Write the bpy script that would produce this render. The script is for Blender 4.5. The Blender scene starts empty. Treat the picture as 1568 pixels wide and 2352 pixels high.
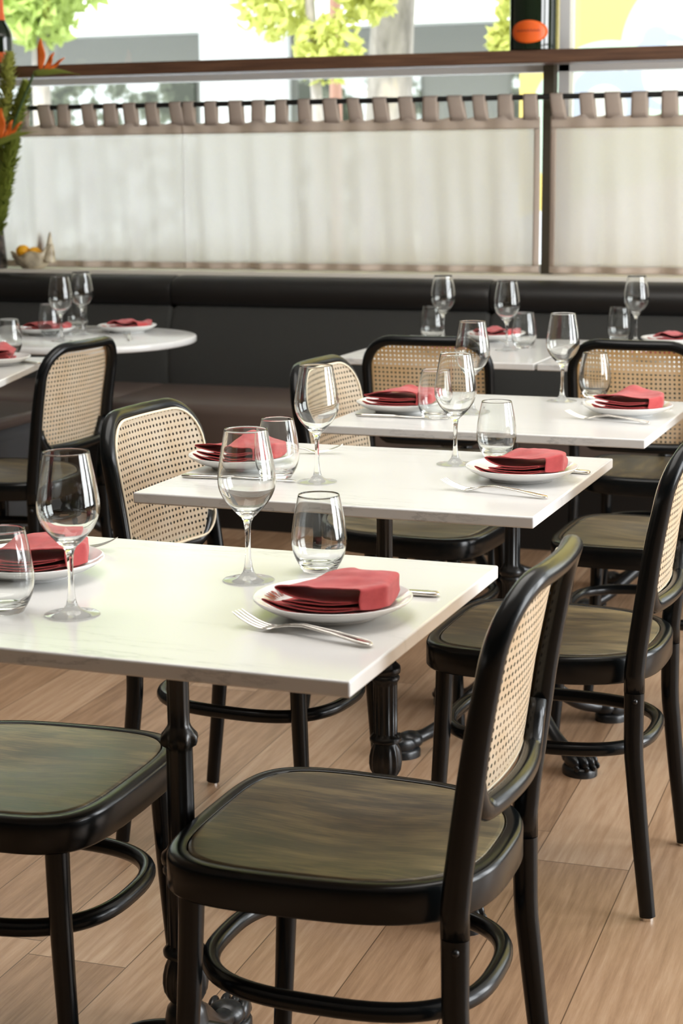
import bpy, bmesh, math, random
from math import sin, cos, pi, radians, sqrt
from mathutils import Vector, Matrix, noise

random.seed(7)
SC = bpy.context.scene
COL = SC.collection

# ------------------------------------------------------------------ camera, world, lights, exposure
cam_d = bpy.data.cameras.new('camera')
cam = bpy.data.objects.new('camera', cam_d)
COL.objects.link(cam)
SC.camera = cam
pitch, yaw, roll = 0.193267553, -0.358901598, -0.00877216737
cy_, sy_ = cos(yaw), sin(yaw)
fwd = Vector((sy_*cos(pitch), cy_*cos(pitch), -sin(pitch)))
rgt = Vector((cy_, -sy_, 0)); upv = rgt.cross(fwd)
r2 = cos(roll)*rgt + sin(roll)*upv
u2 = -sin(roll)*rgt + cos(roll)*upv
mw = Matrix((r2, u2, -fwd)).transposed().to_4x4()
mw.translation = Vector((0, 0, 1.2945))
cam.matrix_world = mw
cam_d.sensor_fit = 'VERTICAL'; cam_d.sensor_height = 36.0
cam_d.lens = 4077.5/2352*36.0
cam_d.clip_start = 0.05
cam_d.dof.use_dof = True
cam_d.dof.focus_distance = 2.75
cam_d.dof.aperture_fstop = 8.5

SC.view_settings.view_transform = 'Standard'
SC.view_settings.look = 'None'
SC.view_settings.gamma = 1.0
SC.view_settings.use_curve_mapping = False
SC.view_settings.exposure = 0.12
SC.cycles.max_bounces = 14
SC.cycles.transmission_bounces = 12
SC.cycles.transparent_max_bounces = 16
SC.cycles.glossy_bounces = 6
SC.cycles.diffuse_bounces = 5
SC.cycles.use_denoising = True
SC.cycles.sample_clamp_indirect = 6.0

W = bpy.data.worlds.new('sky'); SC.world = W; W.use_nodes = True
wn = W.node_tree; wn.nodes.clear()
wo = wn.nodes.new('ShaderNodeOutputWorld'); wb = wn.nodes.new('ShaderNodeBackground')
tc = wn.nodes.new('ShaderNodeTexCoord'); sx = wn.nodes.new('ShaderNodeSeparateXYZ')
rp = wn.nodes.new('ShaderNodeValToRGB')
rp.color_ramp.elements[0].position = 0.0; rp.color_ramp.elements[0].color = (0.55, 0.55, 0.5, 1)
rp.color_ramp.elements[1].position = 0.5; rp.color_ramp.elements[1].color = (0.80, 0.89, 1.0, 1)
e = rp.color_ramp.elements.new(0.06); e.color = (1, 1, 1, 1)
wn.links.new(tc.outputs['Generated'], sx.inputs[0]); wn.links.new(sx.outputs['Z'], rp.inputs['Fac'])
wn.links.new(rp.outputs['Color'], wb.inputs['Color']); wb.inputs['Strength'].default_value = 4.6
wn.links.new(wb.outputs[0], wo.inputs[0])

def area(name, loc, target, sx_, sy2, power, col):
    d = bpy.data.lights.new(name, 'AREA'); d.shape = 'RECTANGLE'; d.size = sx_; d.size_y = sy2
    d.energy = power; d.color = col
    o = bpy.data.objects.new(name, d); COL.objects.link(o); o.location = loc
    o.rotation_euler = (Vector(target)-Vector(loc)).to_track_quat('-Z', 'Y').to_euler()
    return o
# daylight entering through the two tall windows of the right wall, and an added overhead fill
for yy, pw in ((2.9, 115), (5.1, 125)):
    area('window_daylight', (3.25, yy, 1.55), (0, yy, 1.35), 1.7, 2.4, pw, (0.95, 0.98, 1.0))
area('added_overhead_fill', (-1.3, 2.9, 2.93), (-1.3, 2.9, 0), 1.8, 2.6, 50, (1.0, 0.97, 0.92))  # unseen fill lamp, added to brighten the table tops
sun_d = bpy.data.lights.new('sun', 'SUN'); sun_d.energy = 6.0; sun_d.angle = radians(2); sun_d.color = (1, 0.98, 0.95)
sun = bpy.data.objects.new('sun', sun_d); COL.objects.link(sun); sun.location = (0, 0, 12)
sun.rotation_euler = Vector((-0.05, 0.62, -0.78)).to_track_quat('-Z', 'Y').to_euler()

# ------------------------------------------------------------------ materials
def mat(name):
    m = bpy.data.materials.new(name); m.use_nodes = True
    nt = m.node_tree; nt.nodes.clear()
    out = nt.nodes.new('ShaderNodeOutputMaterial')
    return m, nt, out
def N(nt, t, **kw):
    n = nt.nodes.new(t)
    for k, v in kw.items():
        if k in n.inputs: n.inputs[k].default_value = v
        else: setattr(n, k, v)
    return n
def L(nt, a, b): nt.links.new(a, b)
def pbr(name, col, rough=0.5, metal=0.0, spec=0.5, coat=0.0, sheen=0.0, trans=0.0, ior=1.5):
    m, nt, out = mat(name)
    b = N(nt, 'ShaderNodeBsdfPrincipled')
    b.inputs['Base Color'].default_value = (*col, 1); b.inputs['Roughness'].default_value = rough
    b.inputs['Metallic'].default_value = metal; b.inputs['Specular IOR Level'].default_value = spec
    b.inputs['Coat Weight'].default_value = coat; b.inputs['Sheen Weight'].default_value = sheen
    b.inputs['Transmission Weight'].default_value = trans; b.inputs['IOR'].default_value = ior
    L(nt, b.outputs[0], out.inputs[0])
    m['b'] = 1
    return m, nt, b
def noise_tex(nt, scale, detail=4, rough=0.55, vec=None, sc=(1, 1, 1), coord='Object', rot=(0, 0, 0)):
    n = N(nt, 'ShaderNodeTexNoise'); n.inputs['Scale'].default_value = scale
    n.inputs['Detail'].default_value = detail; n.inputs['Roughness'].default_value = rough
    if vec is None:
        t = N(nt, 'ShaderNodeTexCoord'); mp = N(nt, 'ShaderNodeMapping')
        mp.inputs['Scale'].default_value = sc; mp.inputs['Rotation'].default_value = rot
        L(nt, t.outputs[coord], mp.inputs[0]); vec = mp.outputs[0]
    L(nt, vec, n.inputs['Vector'])
    return n
def ramp(nt, fac, stops):
    r = N(nt, 'ShaderNodeValToRGB'); el = r.color_ramp.elements
    el[0].position = stops[0][0]; el[0].color = (*stops[0][1], 1)
    el[1].position = stops[-1][0]; el[1].color = (*stops[-1][1], 1)
    for p, c in stops[1:-1]:
        x = el.new(p); x.color = (*c, 1)
    L(nt, fac, r.inputs['Fac']); return r
def bump(nt, h, strength, dist, b):
    n = N(nt, 'ShaderNodeBump'); n.inputs['Strength'].default_value = strength; n.inputs['Distance'].default_value = dist
    L(nt, h, n.inputs['Height']); L(nt, n.outputs[0], b.inputs['Normal']); return n
def mth(nt, op, a, b=None, c=None):
    n = N(nt, 'ShaderNodeMath'); n.operation = op
    for i, v in enumerate((a, b, c)):
        if v is None: continue
        if isinstance(v, (int, float)): n.inputs[i].default_value = v
        else: L(nt, v, n.inputs[i])
    return n.outputs[0]

# marble
M_marble, nt, b = pbr('white_marble', (0.8, 0.8, 0.79), 0.18, spec=0.45)
n1 = noise_tex(nt, 2.2, 6, 0.6, sc=(0.5, 2.6, 1), rot=(0, 0, 0.15))
v1 = noise_tex(nt, 6.0, 8, 0.65, sc=(0.45, 3.6, 1.5), rot=(0, 0, 0.12))
rid = mth(nt, 'ABSOLUTE', mth(nt, 'SUBTRACT', v1.outputs['Fac'], 0.5))
rr = ramp(nt, rid, [(0.0, (0.52, 0.53, 0.53)), (0.018, (0.73, 0.73, 0.72)), (0.1, (0.76, 0.76, 0.75))])
mx = N(nt, 'ShaderNodeMix'); mx.data_type = 'RGBA'
msk = ramp(nt, n1.outputs['Fac'], [(0.48, (0, 0, 0)), (0.66, (1, 1, 1))])
L(nt, msk.outputs[0], mx.inputs[0]); mx.inputs[6].default_value = (0.76, 0.76, 0.75, 1); L(nt, rr.outputs[0], mx.inputs[7])
L(nt, mx.outputs[2], b.inputs['Base Color'])
b.inputs['Subsurface Weight'].default_value = 0.0

M_black, nt, b = pbr('black_lacquered_wood', (0.0035, 0.0045, 0.005), 0.24, spec=0.32)
nz = noise_tex(nt, 40, 3, 0.5, sc=(1, 1, 0.15)); bump(nt, nz.outputs['Fac'], 0.08, 0.002, b)
M_iron, nt, b = pbr('black_cast_iron', (0.008, 0.009, 0.010), 0.30, spec=0.5)
nz = noise_tex(nt, 120, 3); bump(nt, nz.outputs['Fac'], 0.06, 0.001, b)

# seat panel
M_seat, nt, b = pbr('dark_stained_plywood', (0.035, 0.03, 0.024), 0.34, spec=0.75)
wv = noise_tex(nt, 5, 6, 0.6, sc=(1.2, 6, 1))
g2 = noise_tex(nt, 60, 4, 0.6, sc=(0.35, 6, 1))
ad = mth(nt, 'ADD', mth(nt, 'MULTIPLY', wv.outputs['Fac'], 0.7), mth(nt, 'MULTIPLY', g2.outputs['Fac'], 0.3))
rr = ramp(nt, ad, [(0.30, (0.035, 0.028, 0.017)), (0.46, (0.10, 0.080, 0.045)), (0.62, (0.27, 0.205, 0.10))])
L(nt, rr.outputs[0], b.inputs['Base Color'])
rr2 = ramp(nt, ad, [(0.3, (0.33,)*3), (0.7, (0.44,)*3)]); L(nt, rr2.outputs[0], b.inputs['Roughness'])
bump(nt, g2.outputs['Fac'], 0.1, 0.0008, b)

# cane weave
M_cane, nt, out = mat('woven_cane')
uv = N(nt, 'ShaderNodeUVMap'); sep = N(nt, 'ShaderNodeSeparateXYZ'); L(nt, uv.outputs[0], sep.inputs[0])
P = 0.0121
U = mth(nt, 'DIVIDE', sep.outputs[0], P); V = mth(nt, 'DIVIDE', sep.outputs[1], P)
fu = mth(nt, 'ABSOLUTE', mth(nt, 'SUBTRACT', mth(nt, 'FRACT', U), 0.5))
fv = mth(nt, 'ABSOLUTE', mth(nt, 'SUBTRACT', mth(nt, 'FRACT', V), 0.5))
mxx = mth(nt, 'MAXIMUM', fu, fv); dg = mth(nt, 'MULTIPLY', mth(nt, 'ADD', fu, fv), 0.74)
hd = mth(nt, 'MAXIMUM', mxx, dg)
hole = mth(nt, 'LESS_THAN', hd, 0.235)
# strand ridges: two strands run between the holes, diagonals cross them
s1 = mth(nt, 'ABSOLUTE', mth(nt, 'SINE', mth(nt, 'MULTIPLY', U, pi*4)))
s2 = mth(nt, 'ABSOLUTE', mth(nt, 'SINE', mth(nt, 'MULTIPLY', V, pi*4)))
s3 = mth(nt, 'ABSOLUTE', mth(nt, 'SINE', mth(nt, 'MULTIPLY', mth(nt, 'ADD', U, V), pi*2)))
s4 = mth(nt, 'ABSOLUTE', mth(nt, 'SINE', mth(nt, 'MULTIPLY', mth(nt, 'SUBTRACT', U, V), pi*2)))
hgt = mth(nt, 'ADD', mth(nt, 'MULTIPLY', mth(nt, 'ADD', s1, s2), 0.5), mth(nt, 'MULTIPLY', mth(nt, 'MINIMUM', s3, s4), 0.5))
cn = noise_tex(nt, 25, 3, 0.5)
cn2 = noise_tex(nt, 260, 2, 0.5)
tone = mth(nt, 'ADD', mth(nt, 'MULTIPLY', hgt, 0.38), mth(nt, 'ADD', mth(nt, 'MULTIPLY', cn.outputs['Fac'], 0.5), mth(nt, 'MULTIPLY', cn2.outputs['Fac'], 0.25)))
cr = ramp(nt, tone, [(0.25, (0.42, 0.26, 0.12)), (0.5, (0.82, 0.64, 0.42)), (0.8, (0.93, 0.82, 0.64))])
df = N(nt, 'ShaderNodeBsdfPrincipled'); df.inputs['Roughness'].default_value = 0.45
L(nt, cr.outputs[0], df.inputs['Base Color'])
bp = N(nt, 'ShaderNodeBump'); bp.inputs['Strength'].default_value = 0.6; bp.inputs['Distance'].default_value = 0.0012
L(nt, hgt, bp.inputs['Height']); L(nt, bp.outputs[0], df.inputs['Normal'])
tl = N(nt, 'ShaderNodeBsdfTranslucent'); tl.inputs['Color'].default_value = (0.78, 0.43, 0.12, 1)
m1 = N(nt, 'ShaderNodeMixShader'); m1.inputs[0].default_value = 0.42; L(nt, df.outputs[0], m1.inputs[1]); L(nt, tl.outputs[0], m1.inputs[2])
tr = N(nt, 'ShaderNodeBsdfTransparent'); m2 = N(nt, 'ShaderNodeMixShader')
L(nt, hole, m2.inputs[0]); L(nt, m1.outputs[0], m2.inputs[1]); L(nt, tr.outputs[0], m2.inputs[2]); L(nt, m2.outputs[0], out.inputs[0])
M_spline, nt, b = pbr('cane_binding_strip', (0.85, 0.74, 0.55), 0.45)

# glass, china, steel
def glass(name, col=(1, 1, 1), rough=0.0, ior=1.5):
    m, nt, out = mat(name); g = N(nt, 'ShaderNodeBsdfGlass'); g.inputs['Color'].default_value = (*col, 1)
    g.inputs['Roughness'].default_value = rough; g.inputs['IOR'].default_value = ior
    L(nt, g.outputs[0], out.inputs[0]); return m
M_glass = glass('clear_glass', (0.985, 0.99, 0.985), ior=1.48)
M_bottle, nt, b = pbr('dark_green_bottle_glass', (0.012, 0.02, 0.010), 0.04, spec=0.6, coat=0.3)
M_china, nt, b = pbr('white_glazed_china', (0.86, 0.86, 0.84), 0.12, coat=0.4)
M_ink, nt, b = pbr('red_brown_printed_letters', (0.32, 0.05, 0.025), 0.3)
M_steel, nt, b = pbr('polished_steel', (0.74, 0.71, 0.66), 0.14, metal=1.0)

# red linen
def linen(name, c1, c2):
    m, nt, b = pbr(name, c1, 0.85, sheen=0.25)
    t = N(nt, 'ShaderNodeTexCoord')
    w1 = N(nt, 'ShaderNodeTexWave'); w1.inputs['Scale'].default_value = 420; w1.bands_direction = 'X'; w1.inputs['Distortion'].default_value = 1.5
    w2 = N(nt, 'ShaderNodeTexWave'); w2.inputs['Scale'].default_value = 420; w2.bands_direction = 'Y'; w2.inputs['Distortion'].default_value = 1.5
    L(nt, t.outputs['Object'], w1.inputs[0]); L(nt, t.outputs['Object'], w2.inputs[0])
    nz = noise_tex(nt, 35, 5, 0.65)
    rr = ramp(nt, nz.outputs['Fac'], [(0.3, c2), (0.7, c1)]); L(nt, rr.outputs[0], b.inputs['Base Color'])
    hh = mth(nt, 'ADD', mth(nt, 'MULTIPLY', mth(nt, 'ADD', w1.outputs['Fac'], w2.outputs['Fac']), 0.12), nz.outputs['Fac'])
    bump(nt, hh, 0.35, 0.0015, b); return m
M_napkin = linen('crimson_linen', (0.57, 0.070, 0.068), (0.42, 0.036, 0.044))

# curtain
def curtain_mat(name, col, transl, transp):
    m, nt, out = mat(name)
    nx = noise_tex(nt, 30, 5, 0.65, sc=(3, 1, 22)); ny = noise_tex(nt, 60, 4, 0.6, sc=(18, 1, 1))
    s = mth(nt, 'ADD', mth(nt, 'MULTIPLY', nx.outputs['Fac'], 0.5), mth(nt, 'MULTIPLY', ny.outputs['Fac'], 0.5))
    cc = ramp(nt, s, [(0.3, tuple(c*0.86 for c in col)), (0.7, col)])
    d = N(nt, 'ShaderNodeBsdfDiffuse'); L(nt, cc.outputs[0], d.inputs[0])
    t = N(nt, 'ShaderNodeBsdfTranslucent'); L(nt, cc.outputs[0], t.inputs[0])
    a = N(nt, 'ShaderNodeMixShader'); a.inputs[0].default_value = transl; L(nt, d.outputs[0], a.inputs[1]); L(nt, t.outputs[0], a.inputs[2])
    p = N(nt, 'ShaderNodeBsdfTransparent'); q = N(nt, 'ShaderNodeMixShader')
    f = mth(nt, 'MULTIPLY', s, transp*2)
    L(nt, f, q.inputs[0]); L(nt, a.outputs[0], q.inputs[1]); L(nt, p.outputs[0], q.inputs[2]); L(nt, q.outputs[0], out.inputs[0])
    return m
M_sheer = curtain_mat('sheer_linen', (0.985, 0.96, 0.975), 0.86, 0.22)
M_header = curtain_mat('doubled_linen', (0.70, 0.60, 0.52), 0.40, 0.04)

# leather and fabric of the banquette
M_leather, nt, b = pbr('black_brown_leather', (0.010, 0.009, 0.008), 0.40)
nz = noise_tex(nt, 90, 3); bump(nt, nz.outputs['Fac'], 0.15, 0.002, b)
M_seatleather, nt, b = pbr('brown_leather', (0.115, 0.083, 0.068), 0.42)
nz = noise_tex(nt, 90, 3); bump(nt, nz.outputs['Fac'], 0.12, 0.002, b)
M_fabric, nt, b = pbr('charcoal_fabric', (0.034, 0.033, 0.028), 0.9, sheen=0.2)
nz = noise_tex(nt, 500, 2); bump(nt, nz.outputs['Fac'], 0.4, 0.002, b)
rr = ramp(nt, nz.outputs['Fac'], [(0.3, (0.018, 0.018, 0.015)), (0.7, (0.034, 0.033, 0.028))]); L(nt, rr.outputs[0], b.inputs['Base Color'])
M_greyfab, nt, b = pbr('slate_grey_fabric', (0.055, 0.055, 0.058), 0.9, sheen=0.2)

# walnut rail
M_walnut, nt, b = pbr('walnut', (0.12, 0.06, 0.032), 0.45)
nz = noise_tex(nt, 8, 5, 0.6, sc=(0.6, 6, 12)); rr = ramp(nt, nz.outputs['Fac'], [(0.3, (0.075, 0.035, 0.02)), (0.7, (0.17, 0.085, 0.045))]); L(nt, rr.outputs[0], b.inputs['Base Color'])
M_darkmetal, nt, b = pbr('black_painted_metal', (0.012, 0.012, 0.011), 0.45)
M_mull, nt, b = pbr('bronze_mullion_paint', (0.06, 0.05, 0.03), 0.5)
M_cream, nt, b = pbr('cream_paint', (0.78, 0.73, 0.63), 0.5)
M_wall, nt, b = pbr('warm_plaster', (0.11, 0.105, 0.095), 0.85)
nz = noise_tex(nt, 12, 4); bump(nt, nz.outputs['Fac'], 0.1, 0.01, b)
M_ceil, nt, b = pbr('ceiling_paint', (0.80, 0.79, 0.77), 0.9)

# window pane
M_pane, nt, out = mat('window_glass')
t = N(nt, 'ShaderNodeBsdfTransparent'); t.inputs[0].default_value = (0.97, 0.985, 0.97, 1)
g = N(nt, 'ShaderNodeBsdfGlossy'); g.inputs['Roughness'].default_value = 0.0
fr = N(nt, 'ShaderNodeFresnel'); fr.inputs[0].default_value = 1.45
ms = N(nt, 'ShaderNodeMixShader'); L(nt, fr.outputs[0], ms.inputs[0]); L(nt, t.outputs[0], ms.inputs[1]); L(nt, g.outputs[0], ms.inputs[2]); L(nt, ms.outputs[0], out.inputs[0])

# oak floor: boards 0.18 m wide running along Y
M_floor, nt, b = pbr('oak_floor', (0.4, 0.26, 0.15), 0.42, spec=0.4)
t = N(nt, 'ShaderNodeTexCoord'); mp = N(nt, 'ShaderNodeMapping'); mp.inputs['Rotation'].default_value = (0, 0, radians(-2.0))
L(nt, t.outputs['Object'], mp.inputs[0]); s = N(nt, 'ShaderNodeSeparateXYZ'); L(nt, mp.outputs[0], s.inputs[0])
cx = mth(nt, 'DIVIDE', mth(nt, 'ADD', s.outputs[0], 0.49), 0.18)
ci = mth(nt, 'FLOOR', cx); cf = mth(nt, 'FRACT', cx)
wn1 = N(nt, 'ShaderNodeTexWhiteNoise'); wn1.noise_dimensions = '1D'; L(nt, ci, wn1.inputs['W'])
ry = mth(nt, 'DIVIDE', mth(nt, 'ADD', s.outputs[1], mth(nt, 'MULTIPLY', wn1.outputs['Value'], 1.7)), 1.7)
ri = mth(nt, 'FLOOR', ry); rf = mth(nt, 'FRACT', ry)
wn2 = N(nt, 'ShaderNodeTexWhiteNoise'); wn2.noise_dimensions = '2D'
cb = N(nt, 'ShaderNodeCombineXYZ'); L(nt, ci, cb.inputs[0]); L(nt, ri, cb.inputs[1]); L(nt, cb.outputs[0], wn2.inputs['Vector'])
# grain coordinates shifted per board
cb2 = N(nt, 'ShaderNodeCombineXYZ')
L(nt, mth(nt, 'ADD', mth(nt, 'MULTIPLY', s.outputs[0], 9.0), mth(nt, 'MULTIPLY', wn2.outputs['Value'], 40)), cb2.inputs[0])
L(nt, mth(nt, 'MULTIPLY', s.outputs[1], 0.5), cb2.inputs[1]); L(nt, mth(nt, 'MULTIPLY', wn2.outputs['Value'], 13), cb2.inputs[2])
gw = noise_tex(nt, 1.3, 3, 0.5, vec=cb2.outputs[0])
rings = mth(nt, 'SINE', mth(nt, 'MULTIPLY', gw.outputs['Fac'], 60))
gf = noise_tex(nt, 11, 7, 0.75, vec=cb2.outputs[0])
gg = mth(nt, 'ADD', mth(nt, 'MULTIPLY', rings, 0.045), mth(nt, 'ADD', mth(nt, 'MULTIPLY', gf.outputs['Fac'], 0.6), mth(nt, 'MULTIPLY', wn2.outputs['Value'], 0.26)))
fc = ramp(nt, gg, [(0.20, (0.21, 0.118, 0.062)), (0.44, (0.385, 0.240, 0.142)), (0.68, (0.53, 0.37, 0.245))])
e1 = mth(nt, 'LESS_THAN', mth(nt, 'ABSOLUTE', mth(nt, 'SUBTRACT', cf, 0.5)), 0.494)
e2 = mth(nt, 'LESS_THAN', mth(nt, 'ABSOLUTE', mth(nt, 'SUBTRACT', rf, 0.5)), 0.4993)
edge = mth(nt, 'MULTIPLY', e1, e2)
mxf = N(nt, 'ShaderNodeMix'); mxf.data_type = 'RGBA'; L(nt, edge, mxf.inputs[0]); mxf.inputs[6].default_value = (0.13, 0.075, 0.04, 1); L(nt, fc.outputs[0], mxf.inputs[7])
L(nt, mxf.outputs[2], b.inputs['Base Color'])
bump(nt, mth(nt, 'ADD', gf.outputs['Fac'], mth(nt, 'MULTIPLY', edge, 2.0)), 0.15, 0.002, b)

# plants and outside
M_leaf, nt, b = pbr('olive_green_leaf', (0.25, 0.30, 0.05), 0.5)
M_plume, nt, b = pbr('yellow_green_plume', (0.40, 0.42, 0.09), 0.6)
M_stem, nt, b = pbr('dark_green_stem', (0.05, 0.09, 0.03), 0.5)
M_orange, nt, b = pbr('orange_petal', (0.85, 0.17, 0.02), 0.45)
M_olabel, nt, b = pbr('orange_label', (0.85, 0.13, 0.012), 0.4)
M_lemon, nt, b = pbr('orange_yellow_rind', (0.85, 0.40, 0.01), 0.45)
nz = noise_tex(nt, 150, 2); bump(nt, nz.outputs['Fac'], 0.3, 0.002, b)
M_shell, nt, b = pbr('cream_shell', (0.55, 0.47, 0.33), 0.35)
nz = noise_tex(nt, 22, 4); rr = ramp(nt, nz.outputs['Fac'], [(0.35, (0.30, 0.23, 0.14)), (0.6, (0.66, 0.58, 0.42))]); L(nt, rr.outputs[0], b.inputs['Base Color'])
M_vase, nt, b = pbr('dark_mottled_stoneware', (0.02, 0.015, 0.013), 0.35)
nz = noise_tex(nt, 40, 5); rr = ramp(nt, nz.outputs['Fac'], [(0.4, (0.008, 0.007, 0.007)), (0.7, (0.12, 0.09, 0.07))]); L(nt, rr.outputs[0], b.inputs['Base Color'])
M_white_ext, nt, b = pbr('white_render', (0.86, 0.87, 0.85), 0.8)
M_awning, nt, b = pbr('white_canvas', (0.90, 0.91, 0.89), 0.8)
M_shopdark, nt, b = pbr('grey_shopfront_paint', (0.20, 0.20, 0.18), 0.5)
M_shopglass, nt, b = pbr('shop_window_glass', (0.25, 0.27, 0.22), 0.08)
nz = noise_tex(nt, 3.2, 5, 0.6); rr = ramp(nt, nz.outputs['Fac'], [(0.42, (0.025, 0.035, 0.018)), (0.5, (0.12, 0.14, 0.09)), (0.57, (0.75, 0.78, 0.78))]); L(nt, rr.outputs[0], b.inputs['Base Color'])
M_bark, nt, b = pbr('pale_bark', (0.55, 0.50, 0.45), 0.9)
nz = noise_tex(nt, 5, 5, 0.6, sc=(1, 1, 0.35)); rr = ramp(nt, nz.outputs['Fac'], [(0.35, (0.16, 0.14, 0.12)), (0.58, (0.36, 0.32, 0.285)), (0.72, (0.48, 0.40, 0.29))]); L(nt, rr.outputs[0], b.inputs['Base Color'])
def leafmat(name, c):
    m, nt, out = mat(name); d = N(nt, 'ShaderNodeBsdfDiffuse'); d.inputs[0].default_value = (*c, 1)
    t = N(nt, 'ShaderNodeBsdfTranslucent'); t.inputs[0].default_value = (*c, 1)
    a = N(nt, 'ShaderNodeMixShader'); a.inputs[0].default_value = 0.5; L(nt, d.outputs[0], a.inputs[1]); L(nt, t.outputs[0], a.inputs[2]); L(nt, a.outputs[0], out.inputs[0]); return m
M_tleaf = leafmat('yellow_green_tree_leaf', (0.60, 0.62, 0.20))
M_tleaf2 = leafmat('fresh_green_tree_leaf', (0.50, 0.60, 0.20))
M_road, nt, b = pbr('pale_paving', (0.60, 0.60, 0.63), 0.9)
M_pinkpole, nt, b = pbr('salmon_painted_pole', (0.42, 0.22, 0.16), 0.6)
M_mullw, nt, b = pbr('white_painted_frame', (0.80, 0.80, 0.80), 0.5)
# mural wall: yellow ground with mint and grey-blue shapes painted on it
M_mural, nt, b = pbr('painted_mural', (0.9, 0.75, 0.25), 0.8)
t = N(nt, 'ShaderNodeTexCoord'); s = N(nt, 'ShaderNodeSeparateXYZ'); L(nt, t.outputs['Object'], s.inputs[0])
def disc(cx_, cz_, rx, rz):
    a = mth(nt, 'DIVIDE', mth(nt, 'SUBTRACT', s.outputs[0], cx_), rx); c = mth(nt, 'DIVIDE', mth(nt, 'SUBTRACT', s.outputs[2], cz_), rz)
    return mth(nt, 'LESS_THAN', mth(nt, 'ADD', mth(nt, 'MULTIPLY', a, a), mth(nt, 'MULTIPLY', c, c)), 1.0)
cur = None
col_prev = (0.60, 0.47, 0.13, 1)
MURAL = [((-1.51, 1.85, 0.43, 0.43), (0.39, 0.50, 0.39)), ((-2.00, 1.48, 0.42, 0.43), (0.41, 0.51, 0.41)), ((-1.2, 1.2, 0.9, 0.45), (0.41, 0.51, 0.41)),
         ((-2.02, 1.60, 0.185, 0.185), (0.30, 0.33, 0.38)), ((-2.02, 1.57, 0.120, 0.12), (0.48, 0.47, 0.42)),
         ((-1.72, 1.745, 0.185, 0.19), (0.30, 0.33, 0.38)), ((-1.67, 1.735, 0.155, 0.16), (0.48, 0.48, 0.45)),
         ((-1.76, 1.905, 0.065, 0.065), (0.31, 0.35, 0.42)), ((-1.3, 1.9, 0.16, 0.2), (0.46, 0.52, 0.50)), ((-0.2, -0.6, 4.0, 1.95), (0.62, 0.62, 0.64))]  # last disc: pale base added behind the curtains to make their light less yellow
for dsc, c in MURAL:
    k = disc(*dsc); mm = N(nt, 'ShaderNodeMix'); mm.data_type = 'RGBA'; L(nt, k, mm.inputs[0])
    if cur is None: mm.inputs[6].default_value = col_prev
    else: L(nt, cur, mm.inputs[6])
    mm.inputs[7].default_value = (*c, 1); cur = mm.outputs[2]
L(nt, cur, b.inputs['Base Color'])

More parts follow.
